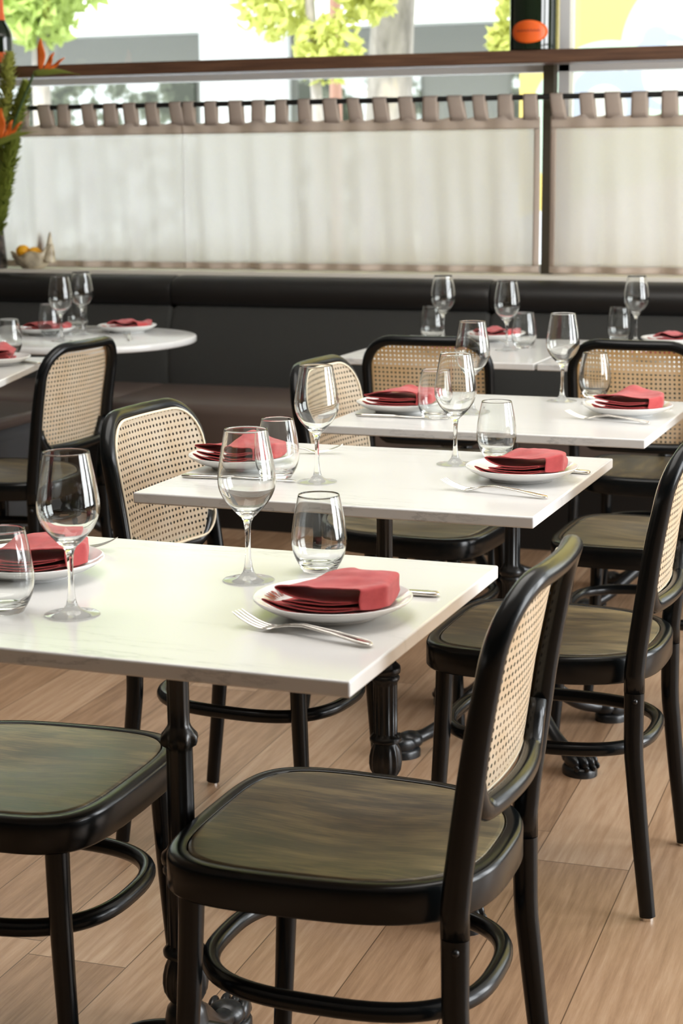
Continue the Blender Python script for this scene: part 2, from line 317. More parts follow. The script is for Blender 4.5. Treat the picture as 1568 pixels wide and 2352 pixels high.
# ------------------------------------------------------------------ mesh helpers
class MB:
    def __init__(s): s.v = []; s.f = []; s.uv = None
    def add(s, vs, fs):
        o = len(s.v); s.v += [tuple(v) for v in vs]; s.f += [tuple(i+o for i in f) for f in fs]
    def box(s, x0, x1, y0, y1, z0, z1):
        s.add([(x0,y0,z0),(x1,y0,z0),(x1,y1,z0),(x0,y1,z0),(x0,y0,z1),(x1,y0,z1),(x1,y1,z1),(x0,y1,z1)],
              [(0,3,2,1),(4,5,6,7),(0,1,5,4),(1,2,6,5),(2,3,7,6),(3,0,4,7)])
    def lathe(s, prof, n=48, ax=(0, 0), flute=None, cap=True):
        vs = []
        for (r, z, *fl) in prof:
            for i in range(n):
                a = 2*pi*i/n; rr_ = r
                if fl and fl[0]: rr_ = r*(1-fl[0]*(0.5-0.5*cos(fl[1]*a)))
                vs.append((ax[0]+rr_*cos(a), ax[1]+rr_*sin(a), z))
        fs = [(j*n+i, j*n+(i+1) % n, (j+1)*n+(i+1) % n, (j+1)*n+i) for j in range(len(prof)-1) for i in range(n)]
        if cap:
            if prof[0][0] > 1e-6: fs.append(tuple(range(n-1, -1, -1)))
            if prof[-1][0] > 1e-6: fs.append(tuple((len(prof)-1)*n+i for i in range(n)))
        s.add(vs, fs)
    def sweep(s, pts, rad, n=12, closed=False, up=(0, 0, 1), capn=True):
        pts = [Vector(p) for p in pts]; m = len(pts)
        if not isinstance(rad, (list, tuple)): rad = [rad]*m
        T = []
        for i in range(m):
            a = pts[(i-1) % m] if (closed or i > 0) else pts[0]
            b_ = pts[(i+1) % m] if (closed or i < m-1) else pts[-1]
            T.append((b_-a).normalized())
        u = Vector(up); u = (u-T[0]*u.dot(T[0]))
        if u.length < 1e-4: u = Vector((1, 0, 0)); u = u-T[0]*u.dot(T[0])
        u.normalize(); vs = []
        for i in range(m):
            u = (u-T[i]*u.dot(T[i])).normalized(); w = T[i].cross(u)
            r = rad[i]; ru, rw = (r if isinstance(r, (list, tuple)) else (r, r))
            for k in range(n):
                a = 2*pi*k/n; vs.append(pts[i]+u*(ru*cos(a))+w*(rw*sin(a)))
        seg = m if closed else m-1
        fs = [(j*n+k, j*n+(k+1) % n, ((j+1) % m)*n+(k+1) % n, ((j+1) % m)*n+k) for j in range(seg) for k in range(n)]
        if not closed and capn: fs += [tuple(range(n-1, -1, -1)), tuple((m-1)*n+k for k in range(n))]
        s.add(vs, fs)
    def ball(s, c, r, nu=14, nv=9, rot=None):
        rx, ry, rz = r if isinstance(r, (list, tuple)) else (r, r, r); vs = []
        for j in range(nv+1):
            ph = pi*j/nv
            for i in range(nu):
                a = 2*pi*i/nu; p = Vector((rx*sin(ph)*cos(a), ry*sin(ph)*sin(a), -rz*cos(ph)))
                if rot: p = rot @ p
                vs.append(Vector(c)+p)
        s.add(vs, [(j*nu+i, j*nu+(i+1) % nu, (j+1)*nu+(i+1) % nu, (j+1)*nu+i) for j in range(nv) for i in range(nu)])
    def build(s, name, m, parent=None, smooth=True, angle=40, recalc=True, bevel=0, segs=2, subsurf=0, solid=0, loc=None):
        me = bpy.data.meshes.new(name); me.from_pydata([tuple(v) for v in s.v], [], s.f)
        bm = bmesh.new(); bm.from_mesh(me)
        bmesh.ops.remove_doubles(bm, verts=bm.verts, dist=1e-6)
        if recalc: bmesh.ops.recalc_face_normals(bm, faces=bm.faces)
        bm.to_mesh(me); bm.free()
        me.materials.append(m)
        if smooth:
            me.shade_smooth()
            if angle < 180: me.set_sharp_from_angle(angle=radians(angle))
        o = bpy.data.objects.new(name, me); COL.objects.link(o)
        if parent: o.parent = parent
        if loc: o.location = loc
        if bevel:
            md = o.modifiers.new('bevel', 'BEVEL'); md.width = bevel; md.segments = segs; md.limit_method = 'ANGLE'; md.angle_limit = radians(35)
        if solid:
            md = o.modifiers.new('solid', 'SOLIDIFY'); md.thickness = solid; md.offset = 0
        if subsurf:
            md = o.modifiers.new('sub', 'SUBSURF'); md.levels = subsurf; md.render_levels = subsurf
        return o
def tag(o, label=None, cat=None, group=None, kind=None):
    if label: o['label'] = label
    if cat: o['category'] = cat
    if group: o['group'] = group
    if kind: o['kind'] = kind
    return o
def empty(name, loc=(0, 0, 0), rz=0):
    o = bpy.data.objects.new(name, None); COL.objects.link(o); o.location = loc; o.rotation_euler = (0, 0, rz)
    o.empty_display_size = 0.05; return o
KIDS = {}
def children(o):
    return [c for c in bpy.data.objects if c.parent == o]
def dup(o, loc=None, rz=None, label=None, group=None, parent=None, kids=None):
    c = o.copy(); COL.objects.link(c)
    if parent: c.parent = parent
    if loc is not None: c.location = loc
    if rz is not None: c.rotation_euler = (0, 0, rz)
    if label: c['label'] = label
    if group: c['group'] = group
    for k in children(o):
        dup(k, parent=c)
    return c
def struct(name, mb, m, **kw):
    return tag(mb.build(name, m, smooth=False, **kw), kind='structure')
def boxo(name, m, dims, parent=None, bevel=0.0, segs=2):
    mb = MB(); mb.box(*dims); return mb.build(name, m, parent, smooth=bevel > 0, bevel=bevel, segs=segs)
def lerp(x, xs, ys):
    if x <= xs[0]: return ys[0]
    for i in range(1, len(xs)):
        if x <= xs[i]:
            t = (x-xs[i-1])/(xs[i]-xs[i-1]); return ys[i-1]+t*(ys[i]-ys[i-1])
    return ys[-1]
def smooth_path(pts, n=8, closed=False):
    P_ = [Vector(p) for p in pts]; m = len(P_); out_ = []
    rng = m if closed else m-1
    for i in range(rng):
        p0 = P_[(i-1) % m] if (closed or i > 0) else P_[0]; p1 = P_[i]; p2 = P_[(i+1) % m]
        p3 = P_[(i+2) % m] if (closed or i+2 < m) else P_[-1]
        for k in range(n):
            t = k/n
            out_.append(0.5*((2*p1)+(-p0+p2)*t+(2*p0-5*p1+4*p2-p3)*t*t+(-p0+3*p1-3*p2+p3)*t**3))
    if not closed: out_.append(P_[-1])
    return out_

# ------------------------------------------------------------------ the room
fl = MB(); fl.box(-6.0, 3.1, -3.0, 6.9, -0.05, 0.0); struct('floor', fl, M_floor)
ce = MB(); ce.box(-6.1, 3.3, -3.1, 6.95, 3.0, 3.1); struct('ceiling', ce, M_ceil)
wl = MB(); wl.box(-6.15, -6.0, -3.0, 6.9, 0, 3.0); struct('wall_left', wl, M_wall)
wb_ = MB(); wb_.box(-6.0, 3.1, -3.15, -3.0, 0, 3.0); struct('wall_back', wb_, M_wall)
wr = MB()
wr.box(3.0, 3.15, -3.0, 6.9, 0, 0.35); wr.box(3.0, 3.15, -3.0, 6.9, 2.75, 3.0)
for a, b2 in ((-3.0, 2.05), (3.75, 4.25), (5.95, 6.9)): wr.box(3.0, 3.15, a, b2, 0.35, 2.75)
struct('wall_right', wr, M_wall)
for i, (a, b2) in enumerate(((2.05, 3.75), (4.25, 5.95))):
    w = MB()
    for (u0, u1, z0, z1) in ((a, a+.05, .35, 2.75), (b2-.05, b2, .35, 2.75), (a+.05, b2-.05, .35, .40), (a+.05, b2-.05, 2.70, 2.75), (a+.05, b2-.05, 1.9, 1.94)):
        w.box(3.04, 3.10, u0, u1, z0, z1)
    struct('window_%d' % (i+2), w, M_darkmetal)
# front wall: low wall behind the banquette, window above it
wf = MB(); wf.box(-6.0, 3.1, 6.52, 6.75, 0, 0.865); wf.box(-6.0, 3.1, 6.60, 6.75, 2.80, 3.0); struct('wall_front', wf, M_wall)
sl = MB(); sl.box(-6.0, 3.0, 6.40, 6.75, 0.866, 0.886); o = struct('trim_1', sl, M_cream)
wf2 = MB()
wf2.box(-6.0, 3.0, 6.60, 6.68, 0.886, 0.915)            # bottom frame
wf2.box(-6.0, 3.0, 6.60, 6.68, 1.625, 1.700)            # transom behind the rail
wf2.box(-6.0, 3.0, 6.60, 6.68, 2.74, 2.80)
for x in (-4.6, -1.585, 1.3): wf2.box(x-0.02, x+0.02, 6.60, 6.68, 0.915, 2.74)
w1 = struct('window_1', wf2, M_mullw)
pn = MB(); pn.box(-6.0, 3.0, 6.645, 6.649, 0.915, 2.74); pn.build('window_pane', M_pane, w1, smooth=False)
mu = MB()
for x in (-4.64, -1.628, 1.26): mu.box(x-0.02, x+0.02, 6.54, 6.60, 0.886, 2.80)
struct('trim_2', mu, M_mull)

# ------------------------------------------------------------------ outside
rd = MB(); rd.box(-30, 20, 6.95, 40, -0.25, -0.15); struct('ground', rd, M_road)
bd = empty('shop_building', (-9, 18.6, -0.15)); tag(bd, 'white shop building across the street seen over the curtains', 'building')
m_ = MB(); m_.box(-14, 12, 0, 6, 0, 9); m_.build('wall', M_white_ext, bd, smooth=False)
m_ = MB(); m_.box(-12, 7.6, -0.06, -0.01, 0.3, 2.88); m_.build('shopfront', M_shopdark, bd, smooth=False)
for k, (x0, x1) in enumerate(((-3.6, -1.75), (-1.65, 0.35), (1.6, 3.0), (4.0, 6.1), (6.2, 7.4))):
    m_ = MB(); m_.box(x0, x1, -0.10, -0.061, 0.5, 2.47); m_.build('window', M_shopglass, bd, smooth=False)
m_ = MB(); m_.box(0.45, 1.5, -0.16, -0.061, 0.0, 2.9); m_.build('pillar', M_white_ext, bd, smooth=False)
aw = MB()
aw.add([(-12, -0.02, 3.9), (7.6, -0.02, 3.9), (7.6, -1.7, 3.05), (-12, -1.7, 3.05), (-12, -1.7, 2.78), (7.6, -1.7, 2.78), (7.6, -1.68, 2.78), (-12, -1.68, 2.78), (7.6, -1.68, 3.0), (-12, -1.68, 3.0), (7.6, -0.02, 3.85), (-12, -0.02, 3.85)],
       [(0, 1, 2, 3), (3, 2, 5, 4), (4, 5, 6, 7), (7, 6, 8, 9), (9, 8, 10, 11), (0, 3, 4, 7, 9, 11), (1, 10, 8, 6, 5, 2)])
aw.build('awning', M_awning, bd, smooth=False)
mw_ = empty('mural_wall', (0, 9.3, 0)); tag(mw_, 'wall with painted yellow and mint mural outside at right', 'wall')
m_ = MB(); m_.box(-2.47, 2.2, 0, 0.25, -0.15, 4.2); m_.build('painted_wall', M_mural, mw_, smooth=False)

def leaf_cloud(n, centres, size, seed):
    rnd = random.Random(seed); mb = MB()
    for _ in range(n):
        c, r = centres[rnd.randrange(len(centres))]
        d = Vector((rnd.gauss(0, 1), rnd.gauss(0, 1), rnd.gauss(0, 1))).normalized()*r*(rnd.random()**0.45)
        p = Vector(c)+d; a = Vector((rnd.gauss(0, 1), rnd.gauss(0, 1), rnd.gauss(0, 1))).normalized()
        b3 = a.cross(Vector((rnd.gauss(0, 1), rnd.gauss(0, 1), rnd.gauss(0, 1)))).normalized(); s_ = size*(0.6+0.8*rnd.random())
        n_ = a.cross(b3)*s_*0.12
        mb.add([p-a*s_, p+b3*s_*0.5+n_, p+a*s_, p-b3*s_*0.5+n_], [(0, 1, 2, 3)])
    return mb
tr1 = empty('street_tree', (-4.53, 13.2, -0.15)); tag(tr1, 'street tree with thick pale trunk seen near the window middle', 'tree')
m_ = MB()
pts = smooth_path([(0, 0, 0), (-0.02, 0, 1.2), (0.0, 0, 2.0), (0.06, 0, 2.9), (0.15, 0.1, 4.0), (0.1, 0.1, 5.2)], 8)
m_.sweep(pts, [lerp(p.z, [0, 1, 2.2, 4, 5.2], [0.26, 0.19, 0.17, 0.13, 0.06]) for p in pts], 20)
for q in range(7):
    a = q*0.9; m_.sweep(smooth_path([(0.1, 0, 3.2+0.2*q), (0.6*cos(a), 0.6*sin(a), 3.9+0.2*q), (1.4*cos(a), 1.4*sin(a), 4.3+0.2*q)], 5), [0.07-0.005*i/2 for i in range(11)], 8)
m_.build('trunk', M_bark, tr1)
cl = [((1.3*cos(k*0.9), 1.3*sin(k*0.9), 4.5+0.3*(k % 3)), 1.0) for k in range(7)]+[((0.1, 0, 5.6), 1.2), ((0.0, 0, 4.4), 1.0)]
leaf_cloud(8000, cl, 0.12, 3).build('foliage', M_tleaf, tr1, smooth=False)
tr2 = empty('street_tree', (-4.52, 11.6, -0.15)); tag(tr2, 'young street tree with loose yellow-green leaves left of thick trunk', 'tree')
m_ = MB(); m_.sweep(smooth_path([(0, 0, 0), (0.03, 0, 1.5), (-0.05, 0, 3), (0, 0, 4.2)], 6), [0.055-0.002*i for i in range(19)], 10); m_.build('trunk', M_bark, tr2)
cl = [((-0.32, 0, 2.55), 0.28), ((0.10, 0, 2.22), 0.24), ((0.35, 0.1, 2.6), 0.22), ((-0.05, 0, 3.0), 0.5), ((0.1, 0, 3.9), 0.8), ((-0.5, 0, 3.3), 0.4), ((0.0, 0, 4.6), 0.9)]
leaf_cloud(2600, cl, 0.055, 5).build('foliage', M_tleaf, tr2, smooth=False)
tr3 = empty('street_tree', (-8.3, 14.5, -0.15)); tag(tr3, 'green leafed street tree at upper left behind the orange bloom', 'tree')
m_ = MB(); m_.sweep([(0, 0, 0), (0, 0, 2.2), (0.05, 0, 4)], [0.10, 0.08, 0.05], 10); m_.build('trunk', M_bark, tr3)
cl = [((0.0, 0, 2.85), 0.38), ((-0.25, 0, 3.1), 0.5), ((0.3, 0, 3.3), 0.5), ((0, 0, 4.4), 1.0), ((1.1, 0, 4.7), 1.0), ((-1.0, 0, 4.8), 1.1), ((0.2, 0, 5.6), 1.2), ((1.2, 0, 5.6), 1.0)]
leaf_cloud(6500, cl, 0.085, 6).build('foliage', M_tleaf2, tr3, smooth=False)
tr4 = empty('street_tree', (-3.3, 12.4, -0.15)); tag(tr4, 'hanging leafy twigs beside the big bottle outside', 'tree')
m_ = MB(); m_.sweep(smooth_path([(1.2, 0.8, 0), (1.2, 0.7, 2.5), (0.9, 0.3, 3.4), (0.2, 0, 3.6), (-0.3, 0, 3.3)], 6), [0.09-0.0028*i for i in range(25)], 10); m_.build('trunk', M_bark, tr4)
leaf_cloud(1500, [((-0.10, 0, 2.30), 0.13), ((0.0, 0, 2.6), 0.2), ((-0.5, 0, 2.75), 0.16), ((-0.2, 0, 3.3), 0.5), ((0.6, 0, 3.9), 0.9)], 0.045, 8).build('foliage', M_tleaf, tr4, smooth=False)
pl_ = MB(); pl_.lathe([(0.05, -0.15), (0.05, 4.5)], 16); tag(pl_.build('street_pole', M_pinkpole, loc=(-5.27, 14.0, 0)), 'slim salmon pink street pole left of the thick trunk', 'pole')

# ------------------------------------------------------------------ rail, rod, curtains
rl = MB(); rl.box(-5.9, 2.9, 6.38, 6.535, 1.645, 1.692); o = rl.build('shelf_rail', M_walnut, smooth=True, bevel=0.004); tag(o, 'long brown walnut ledge rail across the window above the curtains', 'shelf')
ro = MB(); ro.sweep([(-5.9, 6.47, 1.530), (2.9, 6.47, 1.530)], 0.010, 16, up=(0, 0, 1)); o = ro.build('curtain_rod', M_darkmetal); tag(o, 'thin black curtain rod under the walnut rail', 'rod')

def make_curtain(x0, x1, seed, label, edge_l, hems):
    rnd = random.Random(seed); Yc = 6.47; W_ = x1-x0
    t = empty('cafe_curtain', (x0, Yc, 0.895)); tag(t, label, 'curtain', None)
    ph = [rnd.random()*6.28 for _ in range(6)]
    def fold(u, z):
        k = 0.35+0.65*min(1, max(0, (1.42-z)/0.35))
        x = u*1.0
        return k*(0.010*sin(x*2*pi/0.195+ph[0])+0.008*sin(x*2*pi/0.11+ph[1]+0.6*sin(z*5))+0.006*sin(x*2*pi/0.31+ph[2]+z*3))
    def drift(u, z): return 0.012*sin(u*7+ph[3])*(1.42-z)*min(1, min(u, W_-u)/0.1)
    def sheet(z0, z1, m, nm, off=0.0, nz=10, dz=lambda u: 0.0, th=None):
        mb = MB(); nx = int(W_/0.006); vs = []
        for j in range(nz+1):
            z = z0+(z1-z0)*j/nz
            for i in range(nx+1):
                u = W_*i/nx; k = (j/nz)
                vs.append((u+drift(u, z), fold(u, z)+off, z-0.895+dz(u)*k))
        fs = [(j*(nx+1)+i, j*(nx+1)+i+1, (j+1)*(nx+1)+i+1, (j+1)*(nx+1)+i) for j in range(nz) for i in range(nx)]
        mb.add(vs, fs); return mb.build(nm, m, t, angle=180, solid=0.0012 if th is None else th)
    tabs = []
    x = edge_l
    while x < W_-0.03:
        tabs.append(x+rnd.uniform(-0.006, 0.006)); x += 0.0985
    pitch = 0.0985
    def sag(u):
        f = ((u-edge_l-0.024)/pitch) % 1.0
        return -0.009*sin(pi*f)**2
    sheet(0.918, 1.419, M_sheer, 'panel', nz=30)
    sheet(0.894, 0.918, M_header, 'hem', off=-0.0022, nz=3)
    sheet(1.417, 1.466, M_header, 'header', off=-0.0022, nz=5, dz=sag)
    for xt in tabs:
        w = 0.052+rnd.uniform(-0.005, 0.006); sk = rnd.uniform(-0.012, 0.012); mb = MB()
        w = min(w, W_-xt)
        prof = [(-0.0025, -0.080), (-0.0075, -0.055), (-0.0115, -0.020), (-0.0122, 0.0), (-0.0095, 0.0085), (0, 0.0125), (0.0095, 0.0085), (0.0122, 0), (0.0095, -0.03), (0.004, -0.082)]
        vs = []; nn = 6
        for (py, pz) in prof:
            for i in range(nn+1):
                a = i/nn; kk = -pz/0.08
                vs.append((xt+a*w*(1+0.12*max(0, kk))+sk*kk, py-0.002*sin(pi*a), pz+1.530-0.895))
        fs = [(j*(nn+1)+i, j*(nn+1)+i+1, (j+1)*(nn+1)+i+1, (j+1)*(nn+1)+i) for j in range(len(prof)-1) for i in range(nn)]
        mb.add(vs, fs); mb.build('tab', M_header, t, angle=180, solid=0.001)
    # vertical side hems
    for u0 in [q for q, on in ((0.0, 'l' in hems), (W_-0.022, 'r' in hems)) if on]:
        mb = MB(); vs = []; nzz = 24
        for j in range(nzz+1):
            z = 0.918+(1.419-0.918)*j/nzz
            for i in range(4):
                u = u0+0.022*i/3; vs.append((u+drift(u, z), fold(u, z)-0.0022, z-0.895))
        mb.add(vs, [(j*4+i, j*4+i+1, (j+1)*4+i+1, (j+1)*4+i) for j in range(nzz) for i in range(3)])
        mb.build('side_hem', M_header, t, angle=180, solid=0.001)
    return t
make_curtain(-4.62, -3.0805, 1, 'sheer linen cafe curtain hanging at left behind the flowers', 0.010, 'l')
make_curtain(-3.08, -1.640, 2, 'wide sheer linen cafe curtain in the middle of the window', 0.004, 'r')
make_curtain(-1.600, 0.30, 3, 'sheer linen cafe curtain right of the bronze window post', 0.004, 'lr')

# ------------------------------------------------------------------ banquette
def bench_section(x0, x1, label):
    t = empty('banquette_section', (x0, 5.72, 0)); tag(t, label, 'banquette', None)
    W_ = x1-x0
    def prism(prof, nm, m, nx=12, puff=0.0, sub=0):
        mb = MB(); n = len(prof); vs = []; xs = [0.002, 0.006, 0.02]+[0.02+(W_-0.04)*i/nx for i in range(1, nx)]+[W_-0.02, W_-0.006, W_-0.002]
        cy = sum(p[0] for p in prof)/n; cz = sum(p[1] for p in prof)/n
        for x in xs:
            e_ = min(x, W_-x); s_ = 1-0.10*max(0, 1-e_/0.02)**2
            for (y, z) in prof: vs.append((x, cy+(y-cy)*s_, cz+(z-cz)*s_))
        k = len(xs)
        fs = [(j*n+i, j*n+(i+1) % n, (j+1)*n+(i+1) % n, (j+1)*n+i) for j in range(k-1) for i in range(n)]
        fs += [tuple(range(n)), tuple((k-1)*n+i for i in range(n-1, -1, -1))]
        mb.add(vs, fs); return mb.build(nm, m, t, angle=50)
    prism([(0.05, 0.0), (0.05, 0.30), (0.65, 0.30), (0.65, 0.0)], 'base', M_leather)
    c = [(0.0, 0.31), (-0.004, 0.42), (0.008, 0.445), (0.03, 0.458), (0.28, 0.464), (0.50, 0.462), (0.56, 0.45), (0.56, 0.31)]
    prism(c, 'seat_cushion', M_seatleather)
    bk = [(0.555, 0.40), (0.535, 0.50), (0.545, 0.60), (0.575, 0.70), (0.60, 0.755), (0.66, 0.765), (0.665, 0.40)]
    prism(bk, 'back_panel', M_fabric)
    rollp = [(0.598, 0.757), (0.580, 0.775), (0.572, 0.805), (0.578, 0.838), (0.600, 0.862), (0.635, 0.872), (0.675, 0.872), (0.675, 0.757)]
    prism(rollp, 'back_roll', M_leather)
    return t
bench_section(-5.9, -4.43, 'black leather banquette section at far left behind the round table')
bench_section(-4.43, -3.07, 'black leather banquette section left of the curved seam')
bench_section(-3.07, -1.78, 'dark banquette section between the round table and the bistro tables')
bench_section(-1.78, -0.46, 'dark banquette section behind the joined square tables at right')
bench_section(-0.46, 0.9, 'dark banquette section at the far right edge')
pf = empty('upholstered_pouf', (-3.62, 5.36, 0)); tag(pf, 'slate grey upholstered pouf under the left tables before the banquette', 'pouf')
m_ = MB(); m_.box(-0.52, 0.40, -0.16, 0.34, 0.03, 0.405); m_.build('body', M_greyfab, pf, bevel=0.04, segs=5)
m_ = MB(); m_.box(-0.52, 0.40, -0.16, 0.34, 0.402, 0.445); m_.build('top_cushion', M_seatleather, pf, bevel=0.018, segs=4)

# ------------------------------------------------------------------ chair
LZ = [0, .14, .30, .45, .55, .66, .75, .80, .84, .872]
LX = [.224, .207, .190, .188, .2007, .215, .232, .242, .2514, .258]
def leanx(z): return lerp(z, LZ, LX)
HS = 0.172
def bulge(y): return 0.021*(1-(y/HS)**2)
def seat_outline(inset=0.0, n=96):
    pts = []
    for i in range(n):
        a = 2*pi*i/n; c, s_ = cos(a), sin(a)
        if c < 0: p = 5.0; ax = 0.198-inset
        else: p = 2.9; ax = 0.215-inset
        ex = 2/p
        x = ax*math.copysign(abs(c)**ex, c); y = (0.202-inset)*math.copysign(abs(s_)**ex, s_)
        y *= 1-0.07*max(0, (x+0.05)/0.25)
        if x < 0: x -= 0.007*(1-(y/0.2)**2)
        pts.append((x, y))
    return pts
def make_chair(label):
    t = empty('cane_back_chair'); tag(t, label, 'chair', None)
    # seat frame: rounded apron
    n = 96; mb = MB(); rows = [(0.010, 0.412), (0.003, 0.412), (0.0, 0.416), (0.0, 0.452), (0.002, 0.4575), (0.006, 0.460), (0.020, 0.4605), (0.0222, 0.4590), (0.0222, 0.4500)]
    vs = []
    for (ins, z) in rows: vs += [(x, y, z) for x, y in seat_outline(ins, n)]
    vs += [(x, y, 0.42) for x, y in seat_outline(0.030, n)]; k = len(rows)+1
    fs = [(j*n+i, j*n+(i+1) % n, (j+1)*n+(i+1) % n, (j+1)*n+i) for j in range(k-1) for i in range(n)]+[((k-1)*n+i, (k-1)*n+(i+1) % n, (i+1) % n, i) for i in range(n)]
    mb.add(vs, fs); mb.build('seat_frame', M_seat if False else M_black, t, angle=60)
    # saddle shaped seat panel
    mb = MB(); vs = []; rings = [0.0235, 0.0245, 0.030, 0.045, 0.065, 0.09, 0.115, 0.14, 0.165, 0.185]
    for q, ins in enumerate(rings):
        for x, y in seat_outline(ins, n):
            d = 1-min(1, sqrt(((x-0.01)/0.17)**2+(y/0.165)**2)); d = d*d*(3-2*d)
            zz = 0.4600-0.0115*d-(0.0016 if q == 0 else 0)
            vs.append((x, y, zz))
    vs.append((0.01, 0, 0.4486)); k = len(rings)
    fs = [(j*n+i, j*n+(i+1) % n, (j+1)*n+(i+1) % n, (j+1)*n+i) for j in range(k-1) for i in range(n)]+[((k-1)*n+i, (k-1)*n+(i+1) % n, k*n) for i in range(n)]
    # underside
    o_ = len(vs); vs += [(x, y, 0.440) for x, y in seat_outline(0.0235, n)]
    fs += [(i, (i+1) % n, o_+(i+1) % n, o_+i) for i in range(n)]+[tuple(o_+i for i in range(n))]
    mb.add(vs, fs); mb.build('seat', M_seat, t, angle=60)
    # back frame: one bent loop, uprights and top rail
    pts = []
    zs = [0.405, 0.44, 0.48, 0.52, 0.56, 0.60, 0.64, 0.68, 0.71, 0.735]
    R_ = 0.082; yc = HS-R_; zc = 0.824-R_
    left = [(HS, z) for z in zs]+[(yc+R_*cos(a), zc+R_*sin(a)) for a in [pi/2*i/10 for i in range(0, 11)]]
    top = [(yc-2*yc*i/12, 0.824) for i in range(1, 12)]
    yz = left+top+[(-y, z) for (y, z) in reversed(left)]
    for (y, z) in yz:
        s_ = min(1, max(0, (z-0.60)/0.18)); pts.append((leanx(z)+bulge(y)*(s_ if abs(y) > yc else 1.0)*1.0, y, z))
    mb = MB(); rad = [(0.0140, lerp(p[2], [0.4, 0.6, 0.75, 0.83], [0.0180, 0.0172, 0.0150, 0.0142])) for p in pts]
    mb.sweep(pts, rad, 16, up=(0, 1, 0)); mb.build('back_frame', M_black, t, angle=180)
    # lower cross rail, bent up at its ends
    mb = MB(); pts = []
    for i in range(33):
        a = i/32*2-1; y = 0.158*a; z = 0.546+0.055*max(0, (abs(a)-0.72)/0.28)**2
        pts.append((leanx(z)+0.024*(1-a*a)-0.002, y, z))
    mb.sweep(pts, [(0.0145, 0.0140)]*33, 14, up=(0, 0, 1)); mb.build('back_rail', M_black, t, angle=180)
    # cane panel
    def pan(y, z): return leanx(z)+bulge(y)*0.98-0.0150
    out2 = []
    def arc(cyy, czz, r, a0, a1): return [(cyy+r*cos(a0+(a1-a0)*i/8), czz+r*sin(a0+(a1-a0)*i/8)) for i in range(9)]
    hw, z0, z1 = 0.166, 0.556, 0.818; rt, rb = 0.076, 0.05
    out2 += arc(hw-rt, z1-rt, rt, 0, pi/2); out2 += [((hw-rt)*(1-2*i/6), z1) for i in range(1, 6)]
    out2 += arc(-(hw-rt), z1-rt, rt, pi/2, pi); out2 += [(-hw, z1-rt-(z1-rt-z0-rb)*i/5) for i in range(1, 5)]
    out2 += arc(-(hw-rb), z0+rb, rb, pi, 1.5*pi); out2 += [(-(hw-rb)*(1-2*i/6), z0) for i in range(1, 6)]
    out2 += arc(hw-rb, z0+rb, rb, 1.5*pi, 2*pi); out2 += [(hw, z0+rb+(z1-rt-z0-rb)*i/5) for i in range(1, 5)]
    m = len(out2); cz_ = (z0+z1)/2; vs = []; uvs = []
    sc_ = [1, 0.85, 0.7, 0.55, 0.4, 0.25, 0.1]
    for s_ in sc_:
        for (y, z) in out2:
            yy = y*s_; zz = cz_+(z-cz_)*s_; vs.append((pan(yy, zz), yy, zz))
    vs.append((pan(0, cz_), 0, cz_)); k = len(sc_)
    fs = [(j*m+i, j*m+(i+1) % m, (j+1)*m+(i+1) % m, (j+1)*m+i) for j in range(k-1) for i in range(m)]+[((k-1)*m+i, (k-1)*m+(i+1) % m, k*m) for i in range(m)]
    mb = MB(); mb.add(vs, fs); po = mb.build('cane_panel', M_cane, t, angle=180)
    uvl = po.data.uv_layers.new(name='UVMap')
    for lp in po.data.loops:
        v = po.data.vertices[lp.vertex_index].co; uvl.data[lp.index].uv = (v.y, v.z)
    mb = MB(); mb.sweep([(pan(y, z)-0.0012, y, z) for (y, z) in out2], 0.0026, 8, closed=True, up=(1, 0, 0)); mb.build('cane_binding', M_spline, t, angle=180)
    # legs
    for s_ in (-1, 1):
        mb = MB(); pts = []; rad = []
        for i in range(15):
            z = 0.404-0.404*i/14+0.0 ; z = max(z, 0.006)
            pts.append((leanx(z), s_*(HS+0.012*(1-z/0.404)), z)); r = 0.0135+0.0035*(z/0.404); rad.append((r*0.86, r*1.04))
        mb.sweep(pts, rad, 16, up=(0, 1, 0)); lg = mb.build('leg', M_black, t, angle=60)
        g_ = MB(); g_.lathe([(0.011, 0.0), (0.011, 0.006)], 16, ax=(pts[-1][0], pts[-1][1])); g_.build('glide', M_steel, lg)
        g_ = MB(); g_.ball((leanx(0.385)+0.004, s_*(HS+0.014), 0.392), 0.005, 10, 6); g_.build('bolt', M_iron, lg)
        mb = MB(); pts = []; rad = []
        for i in range(13):
            z = max(0.413-0.413*i/12, 0.006); k = 1-z/0.413
            pts.append((-0.152-0.022*k**1.4, s_*(0.164+0.014*k), z)); r = 0.0125+0.0040*(z/0.413); rad.append(r)
        mb.sweep(pts, rad, 16, up=(0, 1, 0)); lg = mb.build('leg', M_black, t, angle=60)
        g_ = MB(); g_.lathe([(0.0105, 0.0), (0.0105, 0.006)], 16, ax=(pts[-1][0], pts[-1][1])); g_.build('glide', M_steel, lg)
    # bentwood stretcher hoop
    mb = MB(); pts = []
    for i in range(72):
        a = 2*pi*i/72; ex = 2/2.7
        x = 0.008+0.186*math.copysign(abs(cos(a))**ex, cos(a)); y = 0.158*math.copysign(abs(sin(a))**ex, sin(a))
        pts.append((x, y, 0.285))
    mb.sweep(pts, (0.0125), 14, closed=True); mb.build('stretcher', M_black, t, angle=180)
    return t
GCH = 'cane back bentwood chairs around the tables'
chair0 = make_chair('cane back chair in the foreground right with full green-brown seat')
chair0['group'] = GCH; chair0.location = (-0.754, 2.034, 0); chair0.rotation_euler = (0, 0, radians(1))
